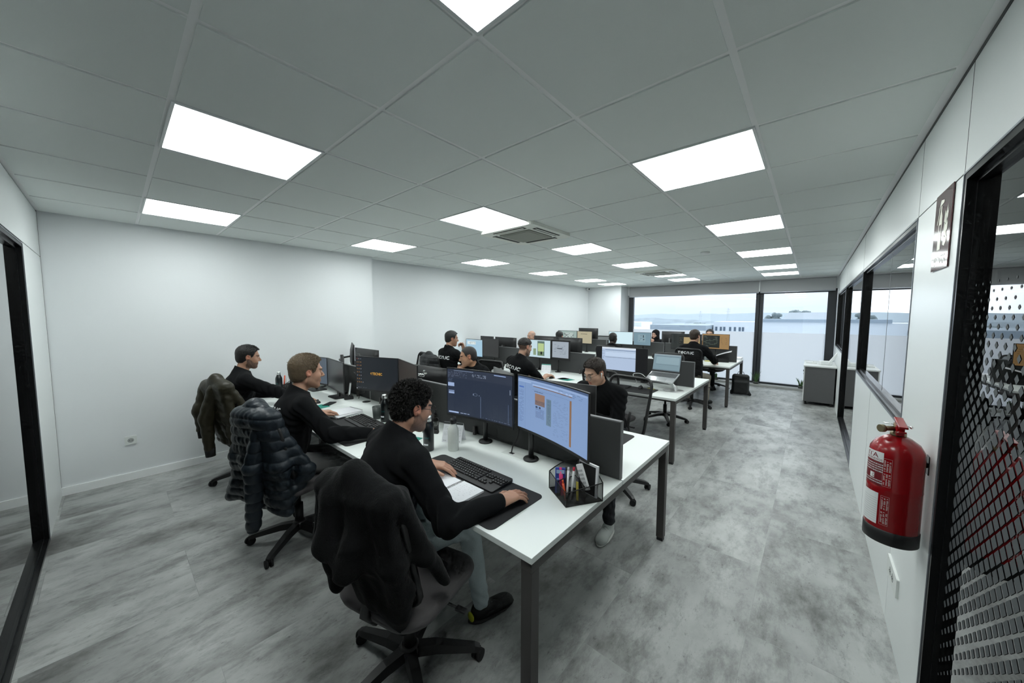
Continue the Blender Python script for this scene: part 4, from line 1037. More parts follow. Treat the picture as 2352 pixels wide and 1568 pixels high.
    legsP = lambda e: [cone(HP[i], KN[i], .085+e, .058+e, .05) for i in (0, 1)]+[cone(KN[i], AN[i], .056+e, .040+e, .03) for i in (0, 1)]
    body = torso(-.014)+neckp+headp()+[p for q in ((SL, EL, WL), (SR, ER, WR)) for p in arm(*q, -.004 if not short else -.001)]
    body += hand_prims(WL, dLw, nLw, -1, *(cL or ((.45, .5, .5, .5), .2)))+hand_prims(WR, dRw, nRw, 1, *(cR_ or ((.45, .5, .5, .5), .2)))
    if lower: body += legsP(-.016)
    V, Fq = sdf_mesh(body, h)
    # a finer surface for head and hands would not join, so the whole body uses one grid
    q = (V-hc)@Rh/hscale; C = np.tile(np.array(skin, float), (len(V), 1))
    dd = np.sqrt((q**2).sum(1)); isH = (dd < .19) & (q[:, 2] > -.14)
    dk = np.array(skin)*np.array([.82, .62, .60])
    lip = isH & (np.abs(q[:, 0]) < .023) & (q[:, 1] > .078) & (q[:, 2] < -.052) & (q[:, 2] > -.072); C[lip] = np.array(skin)*np.array([.85, .55, .55])
    earm = isH & (np.abs(q[:, 0]) > .078); C[earm] = np.array(skin)*np.array([1.05, .80, .78])
    for sg in (-1, 1):
        e = np.sqrt(((q-V3(sg*.031, .0765, .001))**2).sum(1)); C[(e < .0134) & (q[:, 1] > .082) & (np.abs(q[:, 2]-.0005) < .0040)] = (.50, .48, .45)
        e2 = np.sqrt(((q-V3(sg*.031, .0885, -.0005))**2).sum(1)); C[e2 < .0058] = (.03, .02, .015)
        lid = (e < .0142) & (q[:, 1] > .080) & (q[:, 2] > .0042) & (q[:, 2] < .0070); C[lid] = dk
        br = isH & (np.abs(q[:, 0]-sg*.034) < .021) & (np.abs(q[:, 2]-.0235+.15*np.abs(q[:, 0]-sg*.030)) < .0045) & (q[:, 1] > .060); C[br] = np.array(hcol)*1.2+.006
    bc = np.array(bcol or hcol)
    if beard:
        zl = np.interp(q[:, 1], [-.02, .02, .05, .07, .085, .1], [-.005, -.022, -.050, -.046, -.044, -.050]); w = np.clip((zl-q[:, 2])/.012, 0, 1)*np.clip((q[:, 2]+.128)/.02, 0, 1)*(q[:, 1] > -.012)*isH*(~lip)
        w = w*beard*(.75+.25*np.clip(nz(q, 900), -1, 1)); C = C*(1-w[:, None])+bc*w[:, None]
    if hair in ('buzz', 'bald', 'fade', 'short', 'curly', 'quiff'):
        # scalp tint under the hair, faded at its edge
        ln = np.interp(q[:, 1], [-.10, -.04, -.012, .004, .022, .034, .045, .085], [-.070, -.060, -.030, .030, -.012, .014, .052, .084]); w = np.clip((q[:, 2]-ln)/.02, 0, 1)*isH*(np.abs(q[:, 0]) < .078)
        if hair == 'bald': w = w*np.clip((.085-q[:, 2])/.02, 0, 1)*.55
        w = w*({'buzz': .85, 'bald': .8}.get(hair, .75)); C = C*(1-w[:, None])+np.array(hcol)*w[:, None]
    body_o = np_mesh('body', V-O, Fq, M_SKIN, t, col=C)
    tips = None
    # hair
    if hair in ('short', 'curly', 'quiff', 'fade', 'buzz'):
        top = {'short': .010, 'curly': .010, 'quiff': .012, 'fade': .010, 'buzz': .0025}[hair]; lowt = {'short': .002, 'curly': .002, 'quiff': .0035, 'fade': .0, 'buzz': .001}[hair]
        def hd(Q, D):
            p = (Q-hc)@Rh/hscale
            tk = lowt+(top-lowt)*np.clip((p[:, 2]-.0)/.065, 0, 1)**.8
            n = nz(p, 230, seed)*.35+nz(p*V3(1.6, .7, 1), 520, seed+3)*.35
            if hair in ('quiff', 'short'): tk = tk+np.clip(p[:, 1], 0, .09)*.07*np.clip((p[:, 2]-.05)/.04, 0, 1)
            dd_ = D-tk*(1+.38*n)
            ln = np.interp(p[:, 1], [-.10, -.04, -.012, .004, .020, .034, .043, .060, .092], [-.072, -.064, -.030, .030, -.010, .006, .056, .080, .092])
            if hair == 'fade': ln = np.interp(p[:, 1], [-.10, -.05, .0, .04, .06, .092], [.012, .015, .035, .045, .060, .070])
            return np.maximum(dd_, (ln+.004*nz(p, 300, 5)-p[:, 2])*.8)
        base = [ell(H(0, -.014, .032), V3(.0765, .0945, .0835)*hscale, Rh, .02), ell(H(0, -.030, -.020), V3(.064, .072, .070)*hscale, Rh, .03)]
        V2, F2 = sdf_mesh(base, (hh or min(h, .005)), hd, pad=.05)
        col = hair_mat('%d_%d_%d' % tuple(int(c*400) for c in hcol), hcol)
        if strands:
            # short tapering locks standing on the hair surface
            rng = np.random.default_rng(seed+5); ce = H(0, -.01, .02); ix = rng.integers(0, len(V2), strands); base_p = V2[ix]; nn = (base_p-ce); nn /= np.linalg.norm(nn, axis=1)[:, None]
            p = (base_p-hc)@Rh; ln_ = (.0015+.0080*np.clip((p[:, 2])/.08, 0, 1)**1.2)*(1.2 if hair == 'curly' else .9)*rng.uniform(.6, 1.3, strands)
            rnd = rng.normal(size=(strands, 3)); 
            flow = nn*.30+rnd*(.24 if hair == 'curly' else .16)+(Rh@V3(0, .8 if hair != 'curly' else .3, -.1))[None]*.7; flow /= np.linalg.norm(flow, axis=1)[:, None]
            sd = np.cross(flow, rng.normal(size=(strands, 3))); sd /= np.linalg.norm(sd, axis=1)[:, None]; wd = .0013
            a0 = base_p-nn*.003-sd*wd; a1 = base_p-nn*.003+sd*wd; mid = base_p+flow*ln_[:, None]*.6; c0 = mid-sd*wd*.8; c1 = mid+sd*wd*.8
            tip = base_p+flow*ln_[:, None]+rnd*.0022*(1.6 if hair == 'curly' else .6); e0 = tip-sd*wd*.15; e1 = tip+sd*wd*.15
            nv = len(V2); SV = np.stack([a0, a1, c0, c1, e0, e1], 1).reshape(-1, 3); b6 = nv+np.arange(strands)*6
            SF = np.concatenate([np.stack([b6, b6+1, b6+3, b6+2], 1), np.stack([b6+2, b6+3, b6+5, b6+4], 1)]); V2 = np.concatenate([V2, SV]); F2 = np.concatenate([F2, SF])
        np_mesh('hair', V2-O, F2, col, t)
    if hair == 'hijab':
        P = [ell(H(0, -.018, .030), (.090, .108, .098), Rh, .03), ell(H(0, -.01, -.06), (.085, .095, .08), Rh, .04), cone(H(0, 0, -.10), nb+fw*.02, .085, .12, .05), sub(ell(H(0, .095, -.012), (.050, .045, .068), Rh, .012))]
        V2, F2 = sdf_mesh(P, h, lambda Q, D: D-.003*nz(Q, 60, 2)); np_mesh('headscarf', V2-O, F2, knit('black_headscarf', (.010, .010, .011)), t)
    # sweater
    sl = .42 if short else .93
    P = torso(.006)
    if short:
        for S_, E in ((SL, EL), (SR, ER)): P.append(cone(S_-s*.012, S_+(E-S_)*.92, .062, .056, .03))
    else:
        for S_, E, W in ((SL, EL, WL), (SR, ER, WR)): P += arm(S_, E, W, .011, .95, .004)
    nd = nrm(H(0, -.022, -.055)-nb); n0 = nb-fw*.010
    P += [cone(n0-nd*.03, n0+nd*.07, .073, .066, .025), sub(cone(n0-nd*.05, n0+nd*.12, .062, .058, .004))]
    elb = (EL, ER); shd = (SL, SR)
    def wr(Q, D):
        o = D-.0022*nz(Q, 45, seed)
        for c, rr, am in ((EL, .13, .0065), (ER, .13, .0065), (SL-s*.10, .13, .005), (SR-s*.10, .13, .005), (pel+s*.12, .20, .006)):
            w = np.exp(-((Q-c)**2).sum(1)/(rr*rr)); n = np.sin(((Q-c)@nrm(c-shc+Z*.3))*150+3.2*nz(Q, 13, seed+1)); o = o-am*w*n
        rel = Q-n0; ax = rel@nd; rad = np.sqrt(np.maximum(0, (rel**2).sum(1)-ax*ax))
        return np.where(rad < .11, np.maximum(o, ax-(.040-.35*(rel@fw))), o)
    V3_, F3 = sdf_mesh(P, h, wr)
    sw_o = np_mesh(sweater, V3_-O, F3, M_SWEAT, t)
    # wordmark on the back, laid onto the cloth
    if logo:
        bvh = BVHTree.FromPolygons([Vector(v) for v in V3_], [tuple(int(i) for i in f) for f in F3]); qd, w = logo_quads('TeCnIC', .22); hgt = logo[0]; sc = hgt; B = MB()
        c = pel+s*(spine-logo[1])
        def place(px, py):
            o = c+Xs*((px-w/2)*sc*-1*-1)+s*((py-.5)*sc)
            hit = bvh.ray_cast(Vector(o-fw*.4), Vector(fw), .8)
            return (np.array(hit[0])-fw*.0016-O) if hit[0] is not None else None
        for q4 in qd:
            pp = [place(*p) for p in q4]
            if all(p is not None for p in pp): B.poly(pp)
        B.obj('back_lettering', M_LOGO, sw_o)
    if lower:
        pm = pants or M_DARKP
        P = [ell(pel+s*-.005, (.168*width, .122, .105), Rt, .04)]+legsP(.004)
        def wp(Q, D):
            o = D-.003*nz(Q, 40, seed+2)
            for c in KN+AN+HP:
                w = np.exp(-((Q-c)**2).sum(1)/(.12**2)); o = o-.003*w*np.sin((Q[:, 2]*.7+Q[:, 1])*120+4*nz(Q, 18, seed))
            return o
        V4, F4 = sdf_mesh(P, max(h, .006), wp); np_mesh('trousers', V4-O, F4, pm, t)
        for i in (0, 1):
            A = AN[i]-Z*.06; d = nrm(Y+X*(-.15 if i == 0 else .15)); Rf = np.stack([np.cross(d, Z), d, Z], 1); g0 = V3(A[0], A[1], A[2])
            base = A[2]-.04
            P = [ell(A+d*.0+Z*.005, (.040, .055, .050), Rf, .03), ell(A+d*.085-Z*.008, (.043, .095, .034), Rf, .03), ell(A+d*.155-Z*.016, (.041, .050, .026), Rf, .03), sub(rbox(A-Z*.140, (.2, .3, .10), None, .0, .004))]
            white = shoes == 'white'; M = mat('sneaker_white', (.52, .55, .53), .6, bump=.2, bscale=120) if white else mat('sneaker_black', (.012, .014, .014), .7, bump=.5, bscale=300)
            V5, F5 = sdf_mesh(P, .005 if h < .006 else .008); so = np_mesh('shoe', V5-O, F5, M, t)
            P = [ell(A+d*.07-Z*.034, (.048, .145, .012), Rf, .01), ell(A+d*.0-Z*.034, (.040, .062, .012), Rf, .01)]
            V5, F5 = sdf_mesh(P, .005); np_mesh('sole', V5-O, F5, mat('sole_white', (.6, .6, .57), .6) if white else mat('sole_dark', (.02, .02, .02), .7), so)
            if shoes == 'dark' and h < .006:
                P = [ell(A-d*.058-Z*.010, (.028, .012, .022), Rf, .01), cone(A-d*.03+Z*.045-np.cross(d, Z)*.03, A-d*.03+Z*.045+np.cross(d, Z)*.03, .012)]
                V5, F5 = sdf_mesh(P[:1], .004); np_mesh('heel_tab', V5-O, F5, mat('neon_yellow', (.42, .46, .02), .6), so)
                V5, F5 = sdf_mesh([cone(A+Z*.052, A+Z*.085, .039, .038)], .005); np_mesh('sock', V5-O, F5, mat('sock_lime', (.40, .46, .16), .8), t)
            if white:
                B = MB()
                for q_ in range(5):
                    c = A+d*(.055+q_*.022)+Z*(.030-q_*.006); sd_ = np.cross(d, Z)
                    B.tube([c-sd_*.024-Z*.006-O, c+Z*.008-O, c+sd_*.024+d*.012-Z*.006-O], .0028, 6)
                B.obj('laces', mat('lace_white', (.7, .72, .7), .8), so)
    if glasses:
        B = MB()
        for sg in (-1, 1):
            pts = [H(sg*.034+.024*math.cos(k*PI/9), .108-.004*abs(math.cos(k*PI/9)), -.002+.021*math.sin(k*PI/9))-O for k in range(19)]
            B.tube(pts, .0010, 6, cap=False); B.tube([H(sg*.058, .104, .004)-O, H(sg*.078, .06, .006)-O, H(sg*.082, .0, .004)-O, H(sg*.084, -.02, -.010)-O], .0012, 6)
        B.tube([H(-.010, .107, .0)-O, H(0, .110, .005)-O, H(.010, .107, .0)-O], .0011, 6)
        g = B.obj('glasses', M_BLK, t)
        for sg in (-1, 1):
            B = MB(); B.poly([H(sg*.034+.023*math.cos(k*PI/9), .107, -.002+.020*math.sin(k*PI/9))-O for k in range(18)]); B.obj('lens', MATS.get('lens_glass') or glassmat('lens_glass', (.95, .97, 1), .35), g)
    if earbud:
        B = MB(); sg = earbud; B.sphere(H(sg*.088, .004, -.004)-O, .008, 12); B.cyl(H(sg*.092, .008, -.006)-O, H(sg*.092, .020, -.036)-O, .0032, 10); B.obj('earbud', M_WHITEP, t)
    return t

def W2(x, y, face, p):
    a = math.radians(-face); dx, dy = p[0]-x, p[1]-y
    return (dx*math.cos(a)-dy*math.sin(a), dx*math.sin(a)+dy*math.cos(a), p[2])
SK1 = (.46, .255, .175); SK2 = (.52, .29, .20); SK3 = (.42, .23, .15); SK4 = (.50, .30, .21)
PF = (-1.515, .765, -7)
person('dark curly-haired man with round glasses and light jeans, nearest the camera', PF[0], PF[1], PF[2], lean=15, side=1, hz=-.028, hfwd=.014, head=(0, 15, 0), skin=SK1, hair='curly', hcol=(.011, .0095, .009), beard=.75, bcol=(.05, .035, .028),
       handR=W2(*PF, (-1.035, 1.120, .790)), dR=(-.04, 1, -.04), handL=W2(*PF, (-1.605, 1.135, .795)), dL=(.74, .66, -.06), cR_=((.20, .22, .3, .35), .0), cL=((.30, .34, .38, .42), .1), pants=M_DENIM, glasses=True, logo=(.036, .22), h=.004,
       legs=(((-.16, .43, .52), (-.10, .30, .10)), ((.13, .44, .53), (.17, .49, .10))), poleR=(.75, -.35, -1), poleL=(-1.0, -.1, -.8), strands=22000, seed=1)
PF = (-2.86, .76, -5)
person('light brown-haired man in a black sweater, second in the front row', PF[0], PF[1], PF[2], lean=15, side=-3, head=(3, 6, 0), skin=SK2, hair='quiff', hcol=(.15, .108, .066), beard=.50, bcol=(.20, .11, .06),
       handR=W2(*PF, (-2.37, 1.185, .790)), dR=(.02, 1, -.03), handL=W2(*PF, (-3.16, 1.12, .80)), dL=(.1, 1, 0), pants=M_GREYP, logo=(.040, .13), hscale=1.09, h=.004, poleR=(.6, -.5, -1), strands=18000, seed=2)
PF = (-4.42, .76, -2)
person('man with black fade haircut and full beard, beside the left wall', PF[0], PF[1], PF[2], lean=12, side=-2, head=(-4, 10, 0), skin=SK3, hair='short', hcol=(.010, .009, .009), beard=.95, bcol=(.012, .010, .009), spine=.475,
       handR=W2(*PF, (-3.86, 1.22, .785)), dR=(.55, .8, -.05), handL=W2(*PF, (-4.40, 1.17, .79)), dL=(.1, 1, 0), pants=M_DARKP, logo=(.036, .13), h=.005, strands=7000, seed=3)
PF = (-1.44, 3.10, 178)
person('young man with glasses, white earbud and white sneakers, half hidden behind monitors', PF[0], PF[1], PF[2], lean=27, side=0, hz=-.03, head=(-20, 24, 0), skin=SK4, hair='quiff', hcol=(.022, .014, .010), glasses=True, earbud=-1, handL=(-.02, .40, .78), handR=(.10, .42, .78), poleL=(-.35, -.2, -1), poleR=(.35, -.2, -1),
       pants=M_DARKP, shoes='white', h=.005, legs=(((-.22, .40, .52), (-.37, .70, .10)), ((-.02, .44, .53), (-.15, .76, .10))), strands=6000, seed=4, collar=True)
PF = (-3.12, 3.02, 180)
person('man with cropped hair resting his mouth on his hand, behind the front divider', PF[0], PF[1], PF[2], lean=20, side=0, hz=-.045, head=(-38, 12, 0), skin=(.38, .20, .12), hair='buzz', hcol=(.016, .013, .012), beard=.25,
       handR=(-.00+.10, .30, .925), dR=(-.35, .05, 1), nR=(.3, 1, 0), cR_=((1.2, 1.2, 1.2, 1.2), .4), handL=(-.25, .30, .79), h=.006, seed=5, strands=0)
PF = (-4.30, 3.40, -4)
person('black-haired man sitting tall, white lettering on his back, second row', PF[0], PF[1], PF[2], lean=6, pz=.62, spine=.51, head=(-22, 8, 0), skin=SK3, hair='short', hcol=(.009, .009, .009), logo=(.055, .14), h=.008, seed=6, handR=(.10, .26, 1.10), dR=(-.35, -.1, 1), nR=(.2, 1, 0), cR_=((.9, 1.0, 1.1, 1.1), .3), strands=1500)
PF = (-3.06, 3.50, -8)
person('bearded man in a black short-sleeved shirt leaning on the desk, second row', PF[0], PF[1], PF[2], lean=17, side=7, pz=.60, head=(-8, 12, 0), skin=(.46, .27, .19), hair='fade', hcol=(.010, .009, .009), beard=.8, short=True, logo=(.052, .15),
       handR=W2(*PF, (-2.84, 4.03, .79)), dR=(.1, 1, 0), handL=W2(*PF, (-3.10, 3.99, .79)), dL=(.6, .6, 0), h=.006, seed=7, strands=1500)
person('balding grey-haired man behind the second row monitors, only his head showing', -4.68, 6.16, 180, lean=8, head=(-10, 5, 0), skin=(.50, .30, .22), hair='bald', hcol=(.16, .15, .15), h=.009, spine=.465, seed=8)
person('black-haired person with only the top of the head showing, third row left', -4.50, 6.78, 0, lean=10, head=(0, 8, 0), skin=SK4, hair='short', hcol=(.008, .008, .008), h=.010, spine=.44, seed=9)
person('dark-skinned man with very short hair seen from behind, third row', -3.13, 6.72, 0, lean=8, head=(0, 5, 0), skin=(.045, .026, .020), hair='buzz', hcol=(.008, .007, .007), h=.009, spine=.455, seed=10)
person('woman in a black headscarf with her hand at her chin, far end of the room', -3.04, 9.24, 180, lean=8, head=(-12, 5, 0), skin=(.46, .27, .20), hair='hijab', hcol=(.01, .01, .01), h=.008, spine=.45, seed=11, handR=(.03, .26, .965), dR=(-.1, .1, 1), nR=(0, 1, 0), cR_=((1.2, 1.2, 1.2, 1.2), .3))
PF = (-1.62, 6.86, -4)
person('brown-haired man in beige trousers at the third row aisle seat, seen from behind', PF[0], PF[1], PF[2], lean=6, pz=.60, spine=.535, head=(-14, 6, 0), skin=SK4, hair='short', hcol=(.030, .018, .012), pants=M_BEIGE, h=.008, seed=12,
       handR=W2(*PF, (-1.35, 7.30, .79)), dR=(.0, 1, 0), poleR=(.9, -.3, -.8))
person('black-haired person hidden behind the beige screen at the window side', -1.81, 9.28, 180, lean=8, head=(0, 6, 0), skin=SK4, hair='short', hcol=(.008, .008, .008), h=.010, spine=.50, seed=13)

# ================================================================== THINGS ON THE DESKS
def deskmat(lab, x0, x1, y0, y1, r=.03):
    B = MB(); B.prism(rrect(x0, x1, y0, y1, r), DZ, DZ+.003); o = B.obj('desk_mat', M_MAT); return tag(o, lab, 'desk mat', 'black desk mats')
deskmat('large black desk mat under the nearest keyboard and notebook', -1.765, -.965, .985, 1.362)
deskmat('black desk mat under the keyboard of the light-haired man', -3.16, -2.36, 1.00, 1.30)
deskmat('desk mat corner showing behind the divider at the aisle end', -1.76, -.96, 2.20, 2.525)
deskmat('black desk mat with a yellow strip, beside the laptop stand', -2.16, -1.38, 3.99, 4.345)

M_KEY = mat('keycap', (.016, .016, .017), .55); M_KEYL = mat('key_legend', (.55, .56, .56), .6)
def keyboard(lab, x, y, rz, w=.445, d=.165, z=DZ+.003, single=True):
    t = thing('keyboard', lab, 'keyboard', (x, y, z), math.radians(rz), 'black keyboards')
    tilt = math.radians(3.5); R = Matrix.Rotation(tilt, 4, 'X')
    B = MB(); B.prism(rrect(-w/2, w/2, -d/2, d/2, .012), .002, .014, R @ Matrix.Identity(4)); B.box((0, 0, .004), (w*.9, d*.7, .008)); B.obj('keyboard_case', M_BLKP, t)
    rows = [([1]*16, .058), ([1]*13+[2], .034), ([1.5]+[1]*12+[1.5], .015), ([1.75]+[1]*11+[2.25], -.004), ([2.25]+[1]*10+[2.75], -.023), ([1.25, 1.25, 1.25, 6.0, 1.25, 1.25, 1.25, 1.5], -.042)]
    u = .0190; x0 = -w/2+.012; keys = []
    for r_, yy in rows:
        xx = x0; tot = sum(r_); f = 15*u/tot
        for k in r_: keys.append((xx+k*f/2, yy, k*f-.0028)); xx += k*f
    xx = x0+15*u+.008
    for r in range(5):
        for c in range(3):
            if r in (2, 3) and c != 1 and r == 3: continue
            if r == 2: continue
            keys.append((xx+u*(c+.5), (.034, .015, 0, -.023, -.042)[r], u-.0028))
    xx += 3*u+.006
    for r in range(5):
        for c in range(4):
            if xx+u*(c+.5) < w/2-.008: keys.append((xx+u*(c+.5), (.034, .015, -.004, -.023, -.042)[r], u-.0028))
    if single:
        keys = keys[:100]; kd = .0150
        for kx, ky, kw in keys:
            B = MB(); c = R @ Vector((kx, ky, .0175)); B.use(M_KEY); B.box(c, (kw, kd, .007), R=R.to_3x3(), taper=.86)
            B.use(M_KEYL)
            if kw < .03:
                c2 = R @ Vector((kx-kw*.18, ky+.002, .0212)); s = .0016+.0010*((kx*1000) % 2 > 1); B.box(c2, (s, .0032, .0002), R=R.to_3x3())
            B.obj('key', None, t)
    else:
        B = MB(); B.use(M_KEY)
        for kx, ky, kw in keys:
            c = R @ Vector((kx, ky, .0175)); B.box(c, (kw, .0150, .007), R=R.to_3x3(), taper=.86)
        B.use(M_KEYL)
        for kx, ky, kw in keys:
            if kw < .03: c2 = R @ Vector((kx-.002, ky+.002, .0212)); B.box(c2, (.002, .0032, .0002), R=R.to_3x3())
        tag(B.obj('keys', None, t), kind='stuff')
    return t
keyboard('black full-size keyboard on the nearest desk mat', -1.395, 1.290, -1)
keyboard('black keyboard in front of the light-haired man', -2.78, 1.335, -3)
keyboard('dark keyboard on the mat left of the laptop, second row', -1.92, 4.20, 0, single=False)
keyboard('keyboard under the hands of the short-sleeved man', -3.25, 4.10, 0, single=False)
def mouse(lab, x, y, rz, z=DZ+.003):
    t = thing('computer_mouse', lab, 'mouse', (x, y, z), math.radians(rz))
    V, Fq = sdf_mesh([ell((0, 0, .006), (.031, .056, .030), k=.01), sub(rbox((0, 0, -.052), (.1, .1, .05), rad=0, k=.003))], .003); np_mesh('mouse_body', V, Fq, M_BLKP, t)
    B = MB(); B.cyl((-.004, .030, .031), (.004, .030, .031), .009, 14); B.obj('scroll_wheel', M_BLKM, t)
mouse('black mouse under the right hand of the nearest man', -1.052, 1.222, 5)
mouse('black mouse beside the yellow strip on the second row', -1.58, 4.27, 10)
mouse('black mouse under the hand of the short-sleeved man', -2.83, 4.15, 0, DZ)
mouse('black mouse under the hand of the bearded man at the wall', -3.80, 1.31, -30, DZ)

def notebook_open(lab, cxx, y0, y1, wl_, wr):
    t = thing('spiral_notebook', lab, 'notebook', (cxx, y0, DZ+.003))
    h = y1-y0
    B = MB(); B.bb(-wl_, -.004, 0, h, 0, .005); B.obj('left_page', M_PAPER, t)
    B = MB(); B.bb(.004, wr, 0, h, 0, .010); r = B.obj('right_page', M_PAPER, t)
    B = MB(); n = 24
    for k in range(n):
        y = .006+(h-.012)*k/(n-1); B.tube([(-.006, y, .004), (-.005, y, .012), (0, y, .0155), (.006, y, .015), (.008, y, .010)], .0011, 5)
    B.obj('spiral_binding', M_BLK, t)
    B = MB(); g = random.Random(5)
    for k in range(13):
        y = h-.02-k*.014
        if g.random() < .25: continue
        x = .02+g.random()*.03
        while x < wr-.03:
            l = g.uniform(.004, .014); B.quad((x, y, .0103), (x+l, y+.0006, .0103), (x+l, y+.0016, .0103), (x, y+.001, .0103)); x += l+g.uniform(.004, .03)
    B.obj('handwriting', mat('ink', (.25, .26, .30), .7), r)
notebook_open('open spiral notebook with handwriting on the nearest desk mat', -1.374, 1.00, 1.190, .150, .158)

def bottle(lab, x, y, h=.232, r=.0355, body=None, cap=None, print_=True, ang=-57):
    t = thing('water_bottle', lab, 'bottle', (x, y, DZ)); body = body or mat('bottle_black', (.010, .013, .015), .28, coat=.3); k = h/.232
    B = MB(); B.lathe([(r*.92, 0), (r, .005), (r, .145*k), (r*.93, .160*k), (r*.68, .180*k), (r*.56, .190*k), (r*.54, .200*k)], n=28); bd = B.obj('bottle_body', body, t)
    B = MB(); B.lathe([(r*.60, .196*k), (r*.60, .222*k), (r*.52, .230*k), (r*.3, .232*k)], n=24); B.obj('bottle_cap', cap or M_STEEL, t)
    if print_:
        def wrap(B, px, pz): a = math.radians(ang)+px/r; return B and None
        def pt(px, pz): a = math.radians(ang)+px/r; return ((r+.0005)*math.cos(a), (r+.0005)*math.sin(a), pz)
        tr, w = text_tris('TECNIC', .02); B = MB(); s = .036/w
        for q in tr: B.poly([pt(px*s-.018, .088+py*.009) for px, py in q])
        B.obj('bottle_print', mat('print_teal', (.02, .17, .16), .5), bd)
        B = MB()
        for k2 in range(4): B.quad(pt(-.022+k2*.008, .042), pt(-.014+k2*.008, .042), pt(-.014+k2*.008, .053), pt(-.022+k2*.008, .053))
        B.obj('name_sticker', M_PAPER, bd)
bottle('black steel bottle with silver cap beside the white bottle', -1.897, 1.342)
bottle('white steel bottle with black cap in front of the desk calendar', -1.775, 1.452, .215, .036, mat('bottle_white', (.76, .79, .75), .35, var=.05, vscale=60), M_BLKP, False)
bottle('black steel bottle right of the grey mug', -2.708, 1.478)
bottle('black steel bottle behind the hands of the bearded man', -4.76, 1.262)
def mug(lab, x, y, c):
    t = thing('mug', lab, 'mug', (x, y, DZ)); B = MB(); B.lathe([(.033, 0), (.036, .004), (.043, .105), (.0405, .105), (.034, .008), (.001, .007)], n=28, cap=False); B.obj('mug_body', c, t)
mug('grey-green tumbler beside the black bottle on the second desk', -2.835, 1.478, mat('mug_slate', (.07, .085, .082), .45))

def calendar(lab, x, y, rz, top=M_GREEN):
    t = thing('desk_calendar', lab, 'calendar', (x, y, DZ), math.radians(rz))
    w, h, d = .075, .135, .045
    for nm, s in (('front_leaf', -1), ('back_leaf', 1)):
        B = MB(); B.quad((-w, s*d, 0), (w, s*d, 0), (w, 0, h), (-w, 0, h)); B.quad((-w, s*d*.94, 0), (-w, -s*.0, h-.004), (w, 0, h-.004), (w, s*d*.94, 0)); lf = B.obj(nm, M_PAPER, t)
        if s < 0:
            f = lambda u, v: (u, -d*(1-v)-.0009, h*v)
            B = MB(); B.poly([f(-w, .90), f(w, .90), f(w, .995), f(-w, .995)]); B.obj('header_strip', top, lf)
            B = MB(); g = random.Random(8)
            for bx_ in (-.045, .005, .05):
                for by in (.62, .35):
                    for r in range(4):
                        for c in range(5):
                            if g.random() < .75: u, v = bx_-.018+c*.007, by+.05*r; B.poly([f(u, v), f(u+.004, v), (f(u+.004, v+.012)), f(u, v+.012)])
            B.obj('date_print', mat('print_dark', (.25, .26, .27), .7), lf)
            tr, ww = text_tris('2024', .0); B = MB(); s2 = .030/ww
            for q in tr: B.poly([f(.035+px*s2, .06+py*.075) for px, py in q])
            tr, ww = text_tris('TECNIC', .02); s2 = .028/ww
            for q in tr: B.poly([f(-.068+px*s2, .07+py*.045) for px, py in q])
            B.obj('calendar_lettering', mat('print_dark', (.25, .26, .27), .7), lf)
calendar('white tent calendar with dark header behind the white bottle', -1.905, 1.565, 25, mat('header_dark', (.03, .035, .035), .6))
calendar('white tent calendar with green header on the second row', -3.19, 4.52, 20)

def card(lab, x, y, w, d, rz, m=M_GREEN, z=DZ, th=.0025, nm='green_card', cat='card'):
    B = MB(); B.box((0, 0, th/2), (w, d, th)); o = B.obj(nm, m, None, (x, y, z)); o.rotation_euler = (0, 0, math.radians(rz)); return tag(o, lab, cat)
card('teal green card lying left of the nearest black bottle', -2.17, 1.375, .15, .10, 20)
card('teal green card beside the hand of the bearded man', -3.62, 1.305, .15, .10, 10)
card('teal green folder lying on the second row desk near the calendar', -2.63, 4.20, .22, .15, -12)
card('white sheet of paper under the hand of the short-sleeved man', -2.75, 4.28, .21, .29, 30, M_PAPER, nm='paper_sheet', cat='paper')
card('yellow sticky strip on the second row desk mat', -1.47, 4.33, .09, .035, -25, mat('sticky_yellow', (.62, .58, .22), .8), DZ+.003, .008, 'sticky_note', 'sticky note')
card('black phone lying beside the bearded man\'s hand', -3.66, 1.40, .07, .14, 40, M_BLK, DZ, .008, 'smartphone', 'phone')

t = thing('notepad_stack', 'stack of white spiral pads and loose sheets left of the second keyboard', 'notepad', (-3.19, 1.335, DZ), math.radians(8))
for k, (dx, dy, rz, th) in enumerate(((0, 0, 0, .010), (.012, -.008, 6, .006), (-.008, .006, -5, .008))):
    B = MB(); B.box((dx, dy, .001+[.005, .013, .020][k]), (.21, .25, th), R=Matrix.Rotation(math.radians(rz), 3, 'Z')); B.obj('pad', M_PAPER, t)
B = MB()
for k in range(22): B.tube([(-.095+k*.009, .125, .018), (-.095+k*.009, .133, .026), (-.095+k*.009, .122, .026)], .001, 5)
B.obj('spiral_binding', M_BLK, t)

t = thing('cordless_phone', 'black cordless handset standing in its charger, behind the second divider clamp', 'telephone', (-3.74, 1.63, DZ), math.radians(-20))
B = MB(); B.prism(rrect(-.04, .04, -.045, .045, .015), 0, .022); B.box((0, .015, .035), (.056, .04, .035), bev=.006); B.obj('charger', M_BLKP, t)
B = MB(); B.box((0, .012, .105), (.046, .020, .15), R=Matrix.Rotation(-.12, 3, 'X'), bev=.006); hs = B.obj('handset', M_BLKP, t)
B = MB(); B.box((0.0245, .010, .105), (.002, .016, .14), R=Matrix.Rotation(-.12, 3, 'X')); B.obj('silver_edge', M_STEEL, hs)

